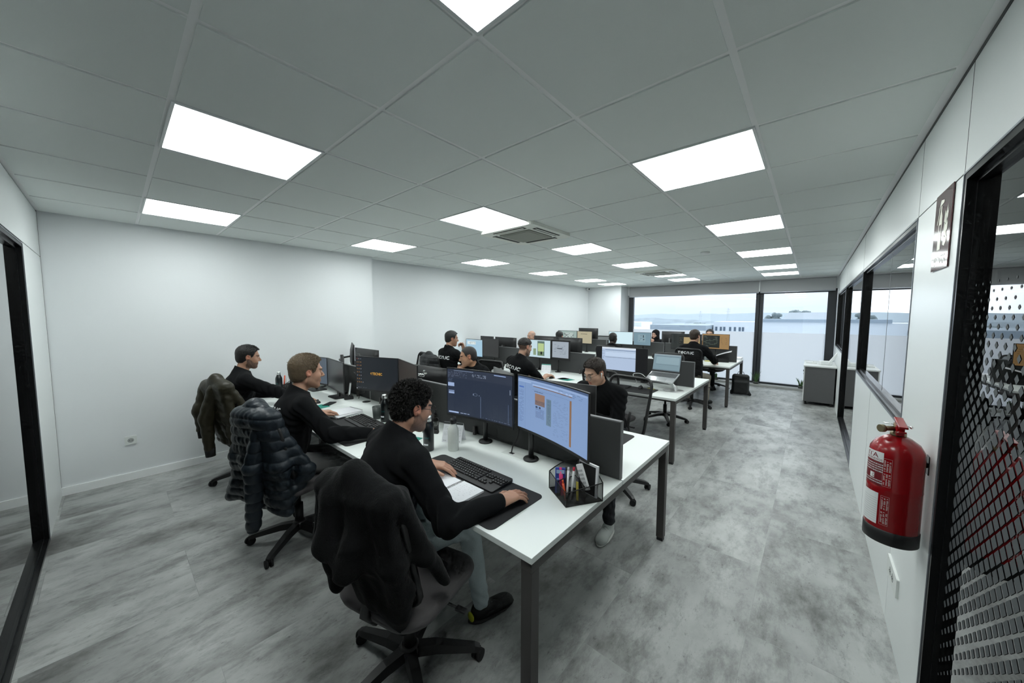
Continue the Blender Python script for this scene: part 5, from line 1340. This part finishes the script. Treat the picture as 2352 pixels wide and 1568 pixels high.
# desk organizer in the foreground: quarter-round mesh tray
M_WIRE = sheer('wire_mesh', (.012, .012, .012), .55); 
def organizer(lab, x, y, rz, s=1.0):
    t = thing('desk_organizer', lab, 'desk organizer', (x, y, DZ), math.radians(rz))
    R_ = .195*s; h1, h2 = .092*s, .158*s
    arc = [(R_*math.cos(math.radians(a)), R_*math.sin(math.radians(a))) for a in range(0, 91, 9)]
    n = len(arc); hh = [h1+(h2-h1)*math.sin(PI*i/(n-1)) for i in range(n)]
    B = MB(); B.prism([(0, 0)]+arc, 0, .003); B.obj('tray_floor', M_WIRE, t)
    B = MB()
    for i in range(n-1): B.quad((*arc[i], .003), (*arc[i+1], .003), (*arc[i+1], hh[i+1]), (*arc[i], hh[i]))
    B.quad((0, 0, .003), (R_, 0, .003), (R_, 0, h1), (0, 0, h1*.75)); B.quad((0, 0, .003), (0, R_, .003), (0, R_, h1), (0, 0, h1*.75)); B.obj('mesh_wall', M_WIRE, t)
    B = MB(); B.tube([(*arc[i], hh[i]) for i in range(n)], .0028, 8); B.tube([(R_, 0, h1), (0, 0, h1*.75), (0, R_, h1)], .0026, 8); B.tube([(R_, 0, .003), (0, 0, .003), (0, R_, .003)]+[(*arc[i], .003) for i in range(n-1, -1, -1)], .0024, 8)
    for p, q in (((R_, 0), h1), ((0, 0), h1*.75), ((0, R_), h1)): B.tube([(*p, .002), (*p, q)], .0026, 8)
    B.obj('wire_rim', M_BLK, t)
    B = MB(); cpt = (R_*.52, R_*.52)
    B.quad((R_*.52, 0, .003), (R_*.52, R_*.52, .003), (R_*.52, R_*.52, h1*1.05), (R_*.52, 0, h1*.85)); B.quad((0, R_*.52, .003), (R_*.52, R_*.52, .003), (R_*.52, R_*.52, h1*1.05), (0, R_*.52, h1*.85)); B.quad((R_*.52, R_*.52, .003), (R_*.70, R_*.70, .003), (R_*.70, R_*.70, h2*.9), (R_*.52, R_*.52, h1*1.05)); d = B.obj('divider', M_WIRE, t)
    B = MB(); B.tube([(R_*.52, 0, h1*.85), (R_*.52, R_*.25, h1*1.0), (R_*.52, R_*.52, h1*1.05), (R_*.25, R_*.52, h1), (0, R_*.52, h1*.85)], .0024, 8); B.obj('divider_rim', M_BLK, d)
    return t
ox_, oy_ = -.83, 1.345
ORZ = 58
organizer('black wire mesh desk organizer full of pens, beside the nearest monitor', ox_+.0, oy_+.0, ORZ)
def oloc(u, v):
    a = math.radians(ORZ); return (ox_+u*math.cos(a)-v*math.sin(a), oy_+u*math.sin(a)+v*math.cos(a))
def stick(nm, lab, cat, u, v, h, r, lean, az, m, tip=None, tipm=None):
    x, y = oloc(u, v); t = thing(nm, lab, cat, (x, y, DZ+.004)); a = math.radians(az); l = math.radians(lean)
    d = Vector((math.cos(a)*math.sin(l), math.sin(a)*math.sin(l), math.cos(l)))
    B = MB(); B.cyl((0, 0, 0), d*h, r, 12); B.obj('barrel', m, t)
    B = MB(); B.cyl(d*h, d*(h+.016), r*(.7 if tip is None else tip), 12); B.obj('end_cap', tipm or m, t)
PW = mat('pen_white', (.75, .76, .77), .35); PRD = mat('pen_red', (.55, .01, .04), .35); POR = mat('scissor_orange', (.70, .08, .02), .4); PPK = mat('marker_pink', (.75, .05, .20), .4); PYL = mat('ruler_yellow', (.45, .38, .06), .5); PBL = mat('notepad_blue', (.03, .07, .38), .5)
stick('pen', 'white ballpoint pen standing in the nearest organizer, left one', 'pen', .035, .060, .140, .0055, 6, 100, PW)
stick('pen', 'white pen with a red stripe standing in the nearest organizer', 'pen', .055, .055, .142, .0055, 5, 60, PW, 1, PRD)
stick('pen', 'black pen hidden among the others in the nearest organizer', 'pen', .045, .080, .130, .0050, 5, 150, M_BLKP)
stick('highlighter', 'pink highlighter standing in the nearest organizer', 'highlighter', .030, .105, .118, .010, 8, 150, PPK)
stick('scissors', 'orange-handled tool standing in the nearest organizer', 'scissors', .025, .050, .085, .006, 10, 200, POR)
x, y = oloc(.075, .030); B = MB(); B.box((0, 0, .05), (.012, .003, .095), R=Matrix.Rotation(.05, 3, 'X')); tag(B.obj('ruler', PYL, None, (x, y, DZ+.004)), 'short yellow ruler in the nearest organizer', 'ruler')
x, y = oloc(.030, .125); t = thing('tissue_pack', 'small blue packet standing in the nearest organizer', 'packet', (x, y, DZ+.005), math.radians(30))
B = MB(); B.box((0, 0, .065), (.052, .014, .125), R=Matrix.Rotation(-.12, 3, 'X'), bev=.003); p_ = B.obj('packet', PBL, t)
B = MB(); B.box((0, -.0125, .115), (.040, .0006, .018), R=Matrix.Rotation(-.12, 3, 'X')); B.box((0, -.008, .075), (.034, .0006, .006), R=Matrix.Rotation(-.12, 3, 'X')); B.obj('packet_print', mat('print_palebl', (.30, .42, .62), .5), p_)
x, y = oloc(.150, .060); t = thing('notepad', 'white-edged dark notepad standing on end at the back of the nearest organizer', 'notepad', (x, y, DZ+.005), math.radians(-12))
B = MB(); B.box((0, 0, .090), (.118, .010, .155), R=Matrix.Rotation(-.05, 3, 'X')); p_ = B.obj('pages', M_PAPER, t)
B = MB(); B.box((-.004, -.0065, .088), (.104, .001, .140), R=Matrix.Rotation(-.05, 3, 'X')); B.obj('dark_cover', M_BLKM, p_)
x, y = oloc(.115, .050); t = thing('remote_control', 'white remote with buttons leaning in the nearest organizer', 'remote', (x, y, DZ+.035), math.radians(-14)); RM = Matrix.Rotation(-.45, 3, 'Y')
B = MB(); B.box((0, 0, .075), (.040, .012, .125), R=RM, bev=.004); p_ = B.obj('remote_body', PW, t)
B = MB()
for r in range(5):
    for c in range(3): B.box(Vector((0, 0, .075))+RM @ Vector((-.011+c*.011, -.0065, -.045+r*.019)), (.007, .001, .010), R=RM)
B.obj('buttons', mat('button_grey', (.35, .36, .37), .5), p_)
x, y = oloc(.08, .165); t = thing('tape_roll', 'glossy silver tape roll behind the blue packet in the nearest organizer', 'tape', (x-.01, y-.01, DZ+.065)); RT = Matrix.Rotation(1.15, 3, 'X')
for rr, w in ((.040, .012), (.033, .018)):
    B = MB()
    B.lathe([(rr, -w/2), (rr, w/2), (rr-.006, w/2), (rr-.006, -w/2), (rr, -w/2)], n=28, R=RT, cap=False); B.obj('tape_ring', M_CHROME if rr > .035 else M_PAPER, t)
t = organizer('black mesh pen holder with yellow markers behind the curly-haired man', -2.215, 1.515, 30, .62)
for k, (dx, dy, c, nm) in enumerate(((.03, .05, mat('marker_olive', (.35, .34, .12), .5), 'olive'), (.012, .075, mat('marker_yellow', (.6, .55, .08), .5), 'yellow'), (.05, .07, M_BLKP, 'black'))):
    B = MB(); B.cyl((0, 0, 0), (0, 0, .12+.01*k), .009, 12); tag(B.obj('marker', c, None, (-2.215+dx-.03, 1.515+dy, DZ+.004)), nm+' marker pen standing in the pen holder behind the curly-haired man', 'marker', 'markers in the second pen holder')
organizer('black mesh pen holder beside the black bottle at the left wall', -4.86, 1.30, 0, .75)
for k, (dx, dy, ln, c, nm) in enumerate(((.03, .03, .16, POR, 'red-handled cutter'), (.06, .05, .13, PW, 'white pen'), (.08, .08, .12, M_BLKP, 'dark pen'))):
    B = MB(); B.cyl((0, 0, 0), (-.02, .02, ln), .007, 10); tag(B.obj('pen', c, None, (-4.86+dx, 1.30+dy, DZ+.004)), nm+' in the pen holder at the left wall', 'pen', 'pens in the pen holder at the left wall')

# power outlet flap and cable under the two nearest monitors
t = thing('power_outlet', 'white flap outlet sunk into the nearest desktop with a black plug', 'outlet', (-1.42, 1.665, DZ))
B = MB(); B.bb(-.085, .085, -.032, .032, 0, .0018); B.obj('flap', mat('flap_white', (.70, .73, .71), .4), t)
B = MB(); B.bb(-.04, -.005, -.012, .012, .0018, .0024); B.obj('socket_opening', M_BLKM, t)
def cable(lab, pts, r, m, nm='cable'):
    P = [Vector(p) for p in pts]; out = []
    for i in range(len(P)-1):
        p0, p1, p2, p3 = P[max(i-1, 0)], P[i], P[i+1], P[min(i+2, len(P)-1)]
        for k in range(6):
            s = k/6; out.append(.5*((2*p1)+(-p0+p2)*s+(2*p0-5*p1+4*p2-p3)*s*s+(-p0+3*p1-3*p2+p3)*s**3))
    out.append(P[-1]); B = MB(); B.tube(out, r, 8); return tag(B.obj(nm, m), lab, 'cable')
cable('black cable running from the desk outlet up behind the two nearest monitors', [(-1.447, 1.668, DZ+.004), (-1.440, 1.675, .79), (-1.42, 1.695, .84), (-1.405, 1.70, .95), (-1.40, 1.69, 1.02)], .0042, M_BLKP)
cable('white charging cable looping from the laptop onto the second row desk', [(-1.60, 4.48, .86), (-1.66, 4.46, .90), (-1.75, 4.45, .88), (-1.70, 4.44, .80), (-1.72, 4.42, .76), (-1.82, 4.40, DZ+.006), (-1.95, 4.44, DZ+.006), (-2.05, 4.5, DZ+.006)], .0035, M_WHITEP)
cable('black cable coiled on the second row desk left of the mat', [(-2.40, 4.50, DZ+.005), (-2.30, 4.42, DZ+.005), (-2.18, 4.45, DZ+.005), (-2.22, 4.55, DZ+.006), (-2.42, 4.52, DZ+.012), (-2.55, 4.56, DZ+.005)], .0035, M_BLKP)
cable('black cable lying beside the stand of the wide monitor', [(-1.62, 4.60, DZ+.005), (-1.54, 4.50, DZ+.005), (-1.50, 4.42, DZ+.005), (-1.58, 4.38, DZ+.005)], .003, M_BLKP)
cable('thin black cable hanging behind the dark glossy monitor', [(-3.58, 1.62, 1.05), (-3.50, 1.66, .95), (-3.52, 1.70, .84), (-3.62, 1.70, .80), (-3.66, 1.70, DZ+.004)], .003, M_BLKP)

# laptop on its stand
t = thing('laptop_stand', 'silver curved laptop stand at the aisle end of the second row', 'laptop stand', (-1.235, 4.42, DZ))
B = MB(); B.lathe([(.115, 0), (.118, .003), (.115, .006), (.02, .007)], n=36); B.obj('round_base', M_STEEL, t)
B = MB()
for s in (-1, 1): pass
B.tube([(.03, 0, .006), (.02, .0, .045), (-.03, .0, .085), (-.10, .0, .105)], [.022, .019, .017, .015], 10); B.obj('curved_arm', M_STEEL, t)
RK = Matrix.Rotation(math.radians(20), 3, 'X'); RZ_ = Matrix.Rotation(math.radians(-4), 3, 'Z'); LC = Vector((-1.37, 4.40, DZ+.155))
B = MB(); B.box(LC-Vector((-1.235, 4.42, DZ))+Vector((0, 0, -.017)), (.24, .20, .006), R=RZ_ @ RK, bev=.002); B.obj('tray', M_STEEL, t)
t = thing('laptop', 'open silver laptop with keyboard showing on the curved stand', 'laptop', LC)
R0 = RZ_ @ RK; M_SILV = mat('laptop_silver', (.50, .51, .52), .35, .6)
B = MB(); B.box((0, 0, 0), (.345, .235, .016), R=R0, bev=.003); lb_ = B.obj('laptop_base', M_SILV, t)
B = MB()
for r in range(6):
    for c in range(17): B.box(R0 @ Vector((-.152+c*.019, .088-r*.0175, .0092)), (.0165, .0150, .002), R=R0)
tag(B.obj('laptop_keys', mat('laptop_key', (.10, .105, .11), .5), lb_), kind='stuff')
B = MB(); B.box(R0 @ Vector((.02, -.075, .0085)), (.115, .065, .0012), R=R0); B.obj('touchpad', mat('touchpad', (.38, .39, .40), .35, .4), lb_)
hg = R0 @ Vector((0, .117, .010)); RS = RZ_ @ Matrix.Rotation(math.radians(-14), 3, 'X')
B = MB(); B.box(hg+RS @ Vector((0, .002, .118)), (.345, .007, .235), R=RS, bev=.002); lid = B.obj('laptop_lid', M_BLKP, t)
B = MB()
def lq(u0, v0, u1, v1, c, o):
    B.use(emis(c, .95)); B.quad(*[hg+RS @ Vector((-.164+.328*u, -.0020-.0002*o, .018+.205*v)) for u, v in ((u0, v0), (u1, v0), (u1, v1), (u0, v1))])
lq(0, 0, 1, 1, (.46, .56, .60), 1); lq(.0, .94, 1, 1, (.56, .62, .65), 2); lq(.08, .86, .95, .875, (.25, .33, .38), 3); lq(.10, .35, .95, .36, (.28, .36, .40), 3); lq(.10, .40, .95, .84, (.52, .62, .66), 2); lq(0, 0, 1, .05, (.36, .44, .48), 2)
B.obj('laptop_screen', None, lid)

# third row bits
t = thing('letter_tray', 'black letter tray holding curled white papers, third row aisle end', 'letter tray', (-1.36, 8.00, DZ), math.radians(10))
B = MB(); B.box((0, 0, .004), (.26, .20, .006)); B.box((-.128, 0, .05), (.004, .20, .10)); B.box((.128, 0, .05), (.004, .20, .10)); B.box((0, .098, .05), (.26, .004, .10)); B.box((0, -.098, .035), (.26, .004, .07)); B.obj('tray_body', M_BLKM, t)
B = MB(); n = 8
for k in range(n):
    u0, u1 = k/n, (k+1)/n; f = lambda u: (-.12+.34*u, .07-.02*u, .08+.17*u**.6)
    B.quad(f(u0), f(u1), (f(u1)[0], f(u1)[1]-.12, f(u1)[2]-.04), (f(u0)[0], f(u0)[1]-.12, f(u0)[2]-.04))
tag(B.obj('paper_bundle', M_PAPER, None, (-1.40, 8.02, DZ)), 'curled white papers sticking out of the black letter tray', 'papers')
bottle('dark glass beside the letter tray, third row', -1.62, 7.98, .14, .034, mat('glass_grey', (.20, .22, .23), .3), M_CHROME, False)
card('yellow pad beside the letter tray in the third row', -1.56, 7.86, .12, .08, 10, mat('sticky_yellow', (.62, .58, .22), .8), DZ, .02, 'sticky_pad', 'sticky note')
t = thing('paper_ream', 'white paper stack at the far corner of the third row desk', 'papers', (-1.20, 8.68, DZ)); B = MB(); B.box((0, 0, .022), (.21, .27, .044)); B.obj('sheets', M_PAPER, t)
t = thing('headset', 'black headset lying on the second row divider side of the third desk', 'headset', (-2.53, 7.70, DZ+.02))
B = MB(); B.tube([(-.08+.16*k/8, .02*math.sin(k), .035+.045*math.sin(PI*k/8)) for k in range(9)], .008, 8); B.obj('headband', M_BLKP, t)
for s in (-1, 1):
    B = MB(); B.cyl((s*.085, -.005, .015), (s*.065, .0, .018), .034, 16); B.obj('ear_cup', M_BLKM, t)
for k, (x, y) in enumerate(((-4.05, 1.70), (-3.98, 1.86))):
    B = MB(); B.cyl((0, 0, 0), (0, 0, .45), .0175, 16); B.cyl((0, 0, 0), (0, 0, .012), .05, 20); B.cyl((0, 0, .38), (-.12, .03, .38), .015, 10)
    tag(B.obj('desk_pole', M_BLKP, None, (x, y, DZ)), ('bare black clamp pole standing behind the dark glossy monitor', 'second black clamp pole just across the divider from the first')[k], 'desk pole')

# ================================================================== FLOOR THINGS
t = thing('backpack', 'black rectangular backpack standing on the floor beside the third row desk', 'backpack', (-1.09, 8.62, 0), math.radians(8))
MBP = mat('backpack_nylon', (.014, .015, .016), .6, bump=.3, bscale=90)
V, Fq = sdf_mesh([rbox((0, 0, .225), (.155, .075, .215), rad=.06, k=.03), rbox((0, -.07, .17), (.13, .03, .13), rad=.03, k=.03), cone((-.14, 0, .05), (-.15, .0, .03), .045, .03, .03), cone((.14, 0, .05), (.17, -.02, .03), .045, .03, .03)], .008, lambda Q, D: D-.003*nz(Q, 40, 1)); V[:, 2] = np.maximum(V[:, 2], .001)
np_mesh('bag_body', V, Fq, MBP, t)
B = MB(); B.tube([(-.06, .02, .43), (-.045, .02, .485), (.045, .02, .485), (.06, .02, .43)], .006, 8); B.obj('top_handle', MBP, t)
B = MB(); B.tube([(-.13, -.079, .36), (-.10, -.082, .395), (.10, -.082, .395), (.13, -.079, .36)], .003, 6); B.obj('zip', M_BLK, t)

t = thing('cabinet', 'low cabinet with white top and grey side beside the right partition', 'cabinet', (.135, 9.05, 0))
MC = mat('cabinet_grey', (.085, .085, .088), .55); MW = mat('cabinet_white', (.66, .68, .67), .45)
B = MB(); B.bb(-.20, .22, -.55, .45, .06, .715, .002); B.obj('carcass', MC, t)
B = MB(); B.bb(-.225, .235, -.57, .47, .715, .74, .002); B.obj('cabinet_top', MW, t)
for s in (-1, 1):
    B = MB(); c0, c1 = (-.545, -.055) if s < 0 else (-.045, .445); B.bb(-.218, -.2005, c0, c1, .07, .71, .001); d = B.obj('cabinet_door', MW, t)
    B = MB(); B.cyl((-.219, -.10 if s < 0 else 0, .58), (-.232, -.10 if s < 0 else 0, .58), .012, 12); B.cyl((-.219, -.10 if s < 0 else 0, .52), (-.226, -.10 if s < 0 else 0, .52), .008, 12); B.obj('lock', M_BLK, d)
for sx in (-.17, .19):
    for sy in (-.5, .4): B = MB(); B.cyl((sx-.015, sy, .0285), (sx+.015, sy, .0285), .028, 14); B.box((sx, sy, .05), (.02, .03, .02)); B.obj('cabinet_caster', M_BLKM, t)
t = thing('desk_phone', 'white desk telephone with tilted handset standing on the low cabinet', 'telephone', (.22, 8.86, .74), math.radians(10))
B = MB(); B.box((0, 0, .035), (.17, .15, .07), bev=.012); B.obj('phone_body', M_WHITEP, t)
B = MB(); B.box((.10, -.06, .135), (.045, .035, .26), R=Matrix.Rotation(.55, 3, 'Y'), bev=.012); B.obj('phone_handset', M_WHITEP, t)
t = thing('stapler', 'small white stapler-like device beside the telephone on the low cabinet', 'stapler', (.02, 8.95, .74))
B = MB(); B.box((0, 0, .012), (.16, .06, .022), bev=.006); B.sphere((.02, 0, .03), (.016, .016, .014), 12); B.obj('device_body', M_WHITEP, t)

def snake_plant(lab, x, y, n, hmax, seed):
    t = thing('snake_plant', lab, 'plant', (x, y, 0)); g = random.Random(seed)
    B = MB(); B.lathe([(.035, .046), (.05, .05), (.055, .10), (.05, .10), (.045, .085)], n=20); B.obj('plant_pot', mat('pot_dark', (.04, .045, .04), .6), t)
    m = mat('leaf_green', (.055, .12, .04), .5, var=.45, vscale=35)
    for k in range(n):
        a = g.uniform(0, 2*PI); r = g.uniform(.0, .035); l = g.uniform(.6, 1)*hmax; le = g.uniform(.05, .35); B = MB()
        d = Vector((math.cos(a)*le, math.sin(a)*le*.35-.0, 1)).normalized(); s = Vector((-math.sin(a), math.cos(a), 0)); prev = None
        base = Vector((r*math.cos(a), r*math.sin(a), .085))
        for q in range(7):
            u = q/6; c = base+d*l*u+Vector((math.cos(a), math.sin(a)*.35, 0))*.03*u*u; w = .013*(1-u**3)*(1 if u > .05 else .8)+.0008; nn = d.cross(s)*.004
            ring = [B.bm.verts.new(c+s*w), B.bm.verts.new(c+nn), B.bm.verts.new(c-s*w), B.bm.verts.new(c-nn*.3)]
            if prev:
                for e in range(4): B._f([prev[e], prev[(e+1) % 4], ring[(e+1) % 4], ring[e]], True)
            prev = ring
        B.obj('leaf', m, t)
snake_plant('snake plant in front of the window mullion beside the backpack', -.965, 10.05, 14, .27, 1)
snake_plant('snake plant half hidden behind the low cabinet', -.13, 10.05, 9, .22, 2)
snake_plant('small snake plant under the third row desk by the window', -1.80, 10.05, 9, .14, 3)

# ================================================================== OUTSIDE
def ob(nm, lab, cat, m, *boxes):
    B = MB()
    for q in boxes: B.bb(*q)
    return tag(B.obj(nm, m), lab, cat)
b = MB(); b.bb(-420, 260, 11.5, 520, -7.2, -7.0); struct('ground_outside', b, mat('ground_pale', (.62, .66, .69), .9, var=.1, vscale=.1))
t = thing('warehouse', 'long white warehouse with small dark windows seen through the window front', 'building', (-5, 60, -7), 0)
WC = mat('warehouse_white', (.80, .83, .86), .8)
B = MB(); B.bb(-6.4, 26, 0, 9, 0, 8.0); B.obj('facade', WC, t)
B = MB(); B.bb(-1.2, 26, -.3, 10, 8.0, 8.42); B.obj('roof_parapet', mat('parapet_blue', (.36, .42, .48), .8), t)
for k, x in enumerate((-6.15, -5.55, -5.1, -4.35, -3.75, -3.15, -2.75)):
    B = MB(); B.bb(x, x+.28, -.02, .1, 6.62, 7.22); B.obj('window', mat('far_window', (.12, .16, .21), .5), t)
t = thing('warehouse', 'white pitched-roof hall behind the long warehouse', 'building', (-1, 76, -7), 0)
B = MB(); B.prism([(-3.0, 8.4), (-2.1, 9.5), (14, 9.5), (14, 8.4)], 0, 14, Matrix(((1, 0, 0, 0), (0, 0, 1, 0), (0, 1, 0, 0), (0, 0, 0, 1)))); B.obj('roof', mat('roof_white', (.80, .82, .84), .8), t)
B = MB(); B.bb(-3.0, 14, .1, 14, 0, 8.4); B.obj('facade', WC, t)
ob('low_hall', 'low grey flat-roofed hall left of the white warehouse', 'building', mat('hall_grey', (.34, .39, .43), .8), (-19.5, -11.6, 56, 72, -7, .45))
ob('white_shed', 'small white shed at the left edge of the window view', 'building', WC, (-42, -33.6, 90, 98, -7, .35))
ob('road', 'pale curving road beyond the low hall', 'road', mat('road_white', (.78, .80, .82), .9), (-48, -20.4, 58, 88, -7, -.8))
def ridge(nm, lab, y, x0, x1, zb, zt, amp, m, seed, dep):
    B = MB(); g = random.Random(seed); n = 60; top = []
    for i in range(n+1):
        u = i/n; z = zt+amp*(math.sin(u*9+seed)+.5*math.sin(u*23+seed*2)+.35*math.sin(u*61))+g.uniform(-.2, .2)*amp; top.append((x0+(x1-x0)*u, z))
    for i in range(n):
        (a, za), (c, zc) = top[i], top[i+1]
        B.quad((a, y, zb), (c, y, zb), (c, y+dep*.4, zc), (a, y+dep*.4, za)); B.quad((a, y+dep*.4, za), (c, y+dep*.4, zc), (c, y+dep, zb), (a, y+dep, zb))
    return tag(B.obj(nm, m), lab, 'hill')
ridge('hill', 'haze-tinted pale blue distant hill line on the horizon', 380, -330, 120, -7, 5.0, .8, mat('hill_far_hazed', (.46, .52, .55), 1), 2, 60)  # distance haze is put into this pale bluish hill colour
ridge('hill', 'nearer wooded slope, tinted blue-grey with haze, below the horizon', 170, -150, 40, -7, .6, .55, mat('hill_near_hazed', (.34, .39, .42), 1, var=.35, vscale=.25), 5, 60)  # lighter haze tint is part of the slope colour here too
def tree(lab, x, y, z, r, hh):
    t = thing('tree', lab, 'tree', (x, y, -7), 0, 'trees behind the warehouse'); zz = z+7
    B = MB(); B.cyl((0, 0, 0), (0, 0, zz), .25, 8); B.obj('trunk', mat('bark', (.12, .10, .09), .9), t)
    g = random.Random(int(x*100)); P = [ell((g.uniform(-r, r)*.8, g.uniform(-r, r)*.5, zz+g.uniform(-1.0, .3)*hh), (r*g.uniform(.22, .42), r*.4, hh*g.uniform(.25, .45)), k=.1) for _ in range(18)]
    V, Fq = sdf_mesh(P, .12, lambda Q, D: D-.10*nz(Q, 7, 1)-.07*nz(Q, 17, 2), pad=.5); np_mesh('crown', V, Fq, mat('foliage_hazy', (.24, .28, .28), 1, var=.5, vscale=3), t)  # haze is blended into the pale crown colour
tree('dark hazy tree just right of the window mullion', -5.0, 72, 1.9, 1.1, .9)
tree('hazy tree behind the white pitched roof', -2.7, 92, 2.75, 1.0, .75)
tree('small hazy treetop at the right over the pitched roof', -1.2, 96, 2.75, .8, .6)
tree('small dark tree at the edge of the road', -19.9, 56.5, -.9, .25, .35)
tree('low green bush cluster beside the low hall', -18.2, 82, .35, 1.0, .25)
for k, (x, zt_) in enumerate(((-53, 5.6), (-38.2, 7.2))):
    t = thing('power_pylon', ('faint power pylon on the left horizon', 'faint taller power pylon near the middle of the horizon')[k], 'pylon', (x, 240, -7), 0)
    B = MB(); H_ = zt_+7
    for s in (-1, 1): B.tube([(s*.8, 0, 0), (s*.15, 0, H_)], .06, 5)
    for q in (.75, .85, .93): B.tube([(-1.1, 0, H_*q), (1.1, 0, H_*q)], .05, 5)
    B.obj('lattice', mat('pylon_grey', (.45, .50, .55), .8), t)

# ------------------------------------------------------------------ world, view
sd = bpy.data.lights.new('bright_sky_patch', 'SUN'); sd.energy = 5.0; sd.angle = math.radians(120); sd.color = (.94, .97, 1)
so = bpy.data.objects.new('bright_sky_patch', sd); COL.objects.link(so); so.location = (0, 60, 40); so.rotation_euler = (math.radians(-50), 0, 0)
w = bpy.data.worlds.new('overcast'); S.world = w; w.use_nodes = True; nt = w.node_tree; bg = nt.nodes['Background']
tc = nt.nodes.new('ShaderNodeTexCoord'); mp = nt.nodes.new('ShaderNodeMapping'); mp.inputs['Scale'].default_value = (1.2, 1.2, 9)
n1 = nt.nodes.new('ShaderNodeTexNoise'); n1.inputs['Scale'].default_value = 1.6; n1.inputs['Detail'].default_value = 5
rp = nt.nodes.new('ShaderNodeValToRGB'); e = rp.color_ramp.elements; e[0].position = .35; e[0].color = (.74, .84, .95, 1); e[1].position = .65; e[1].color = (.90, .94, .99, 1)
nt.links.new(tc.outputs['Generated'], mp.inputs['Vector']); nt.links.new(mp.outputs[0], n1.inputs['Vector']); nt.links.new(n1.outputs['Fac'], rp.inputs[0]); nt.links.new(rp.outputs[0], bg.inputs['Color'])
bg.inputs['Strength'].default_value = 1.35
S.view_settings.view_transform = 'Standard'; S.view_settings.look = 'None'; S.view_settings.gamma = 1; S.view_settings.exposure = 0
S.cycles.use_denoising = True; S.cycles.use_adaptive_sampling = True; S.cycles.adaptive_threshold = .045; S.cycles.adaptive_min_samples = 12
S.cycles.max_bounces = 8; S.cycles.diffuse_bounces = 4; S.cycles.glossy_bounces = 4; S.cycles.transmission_bounces = 6; S.cycles.transparent_max_bounces = 12
S.cycles.sample_clamp_indirect = 8
S.cycles.caustics_reflective = False; S.cycles.caustics_refractive = False
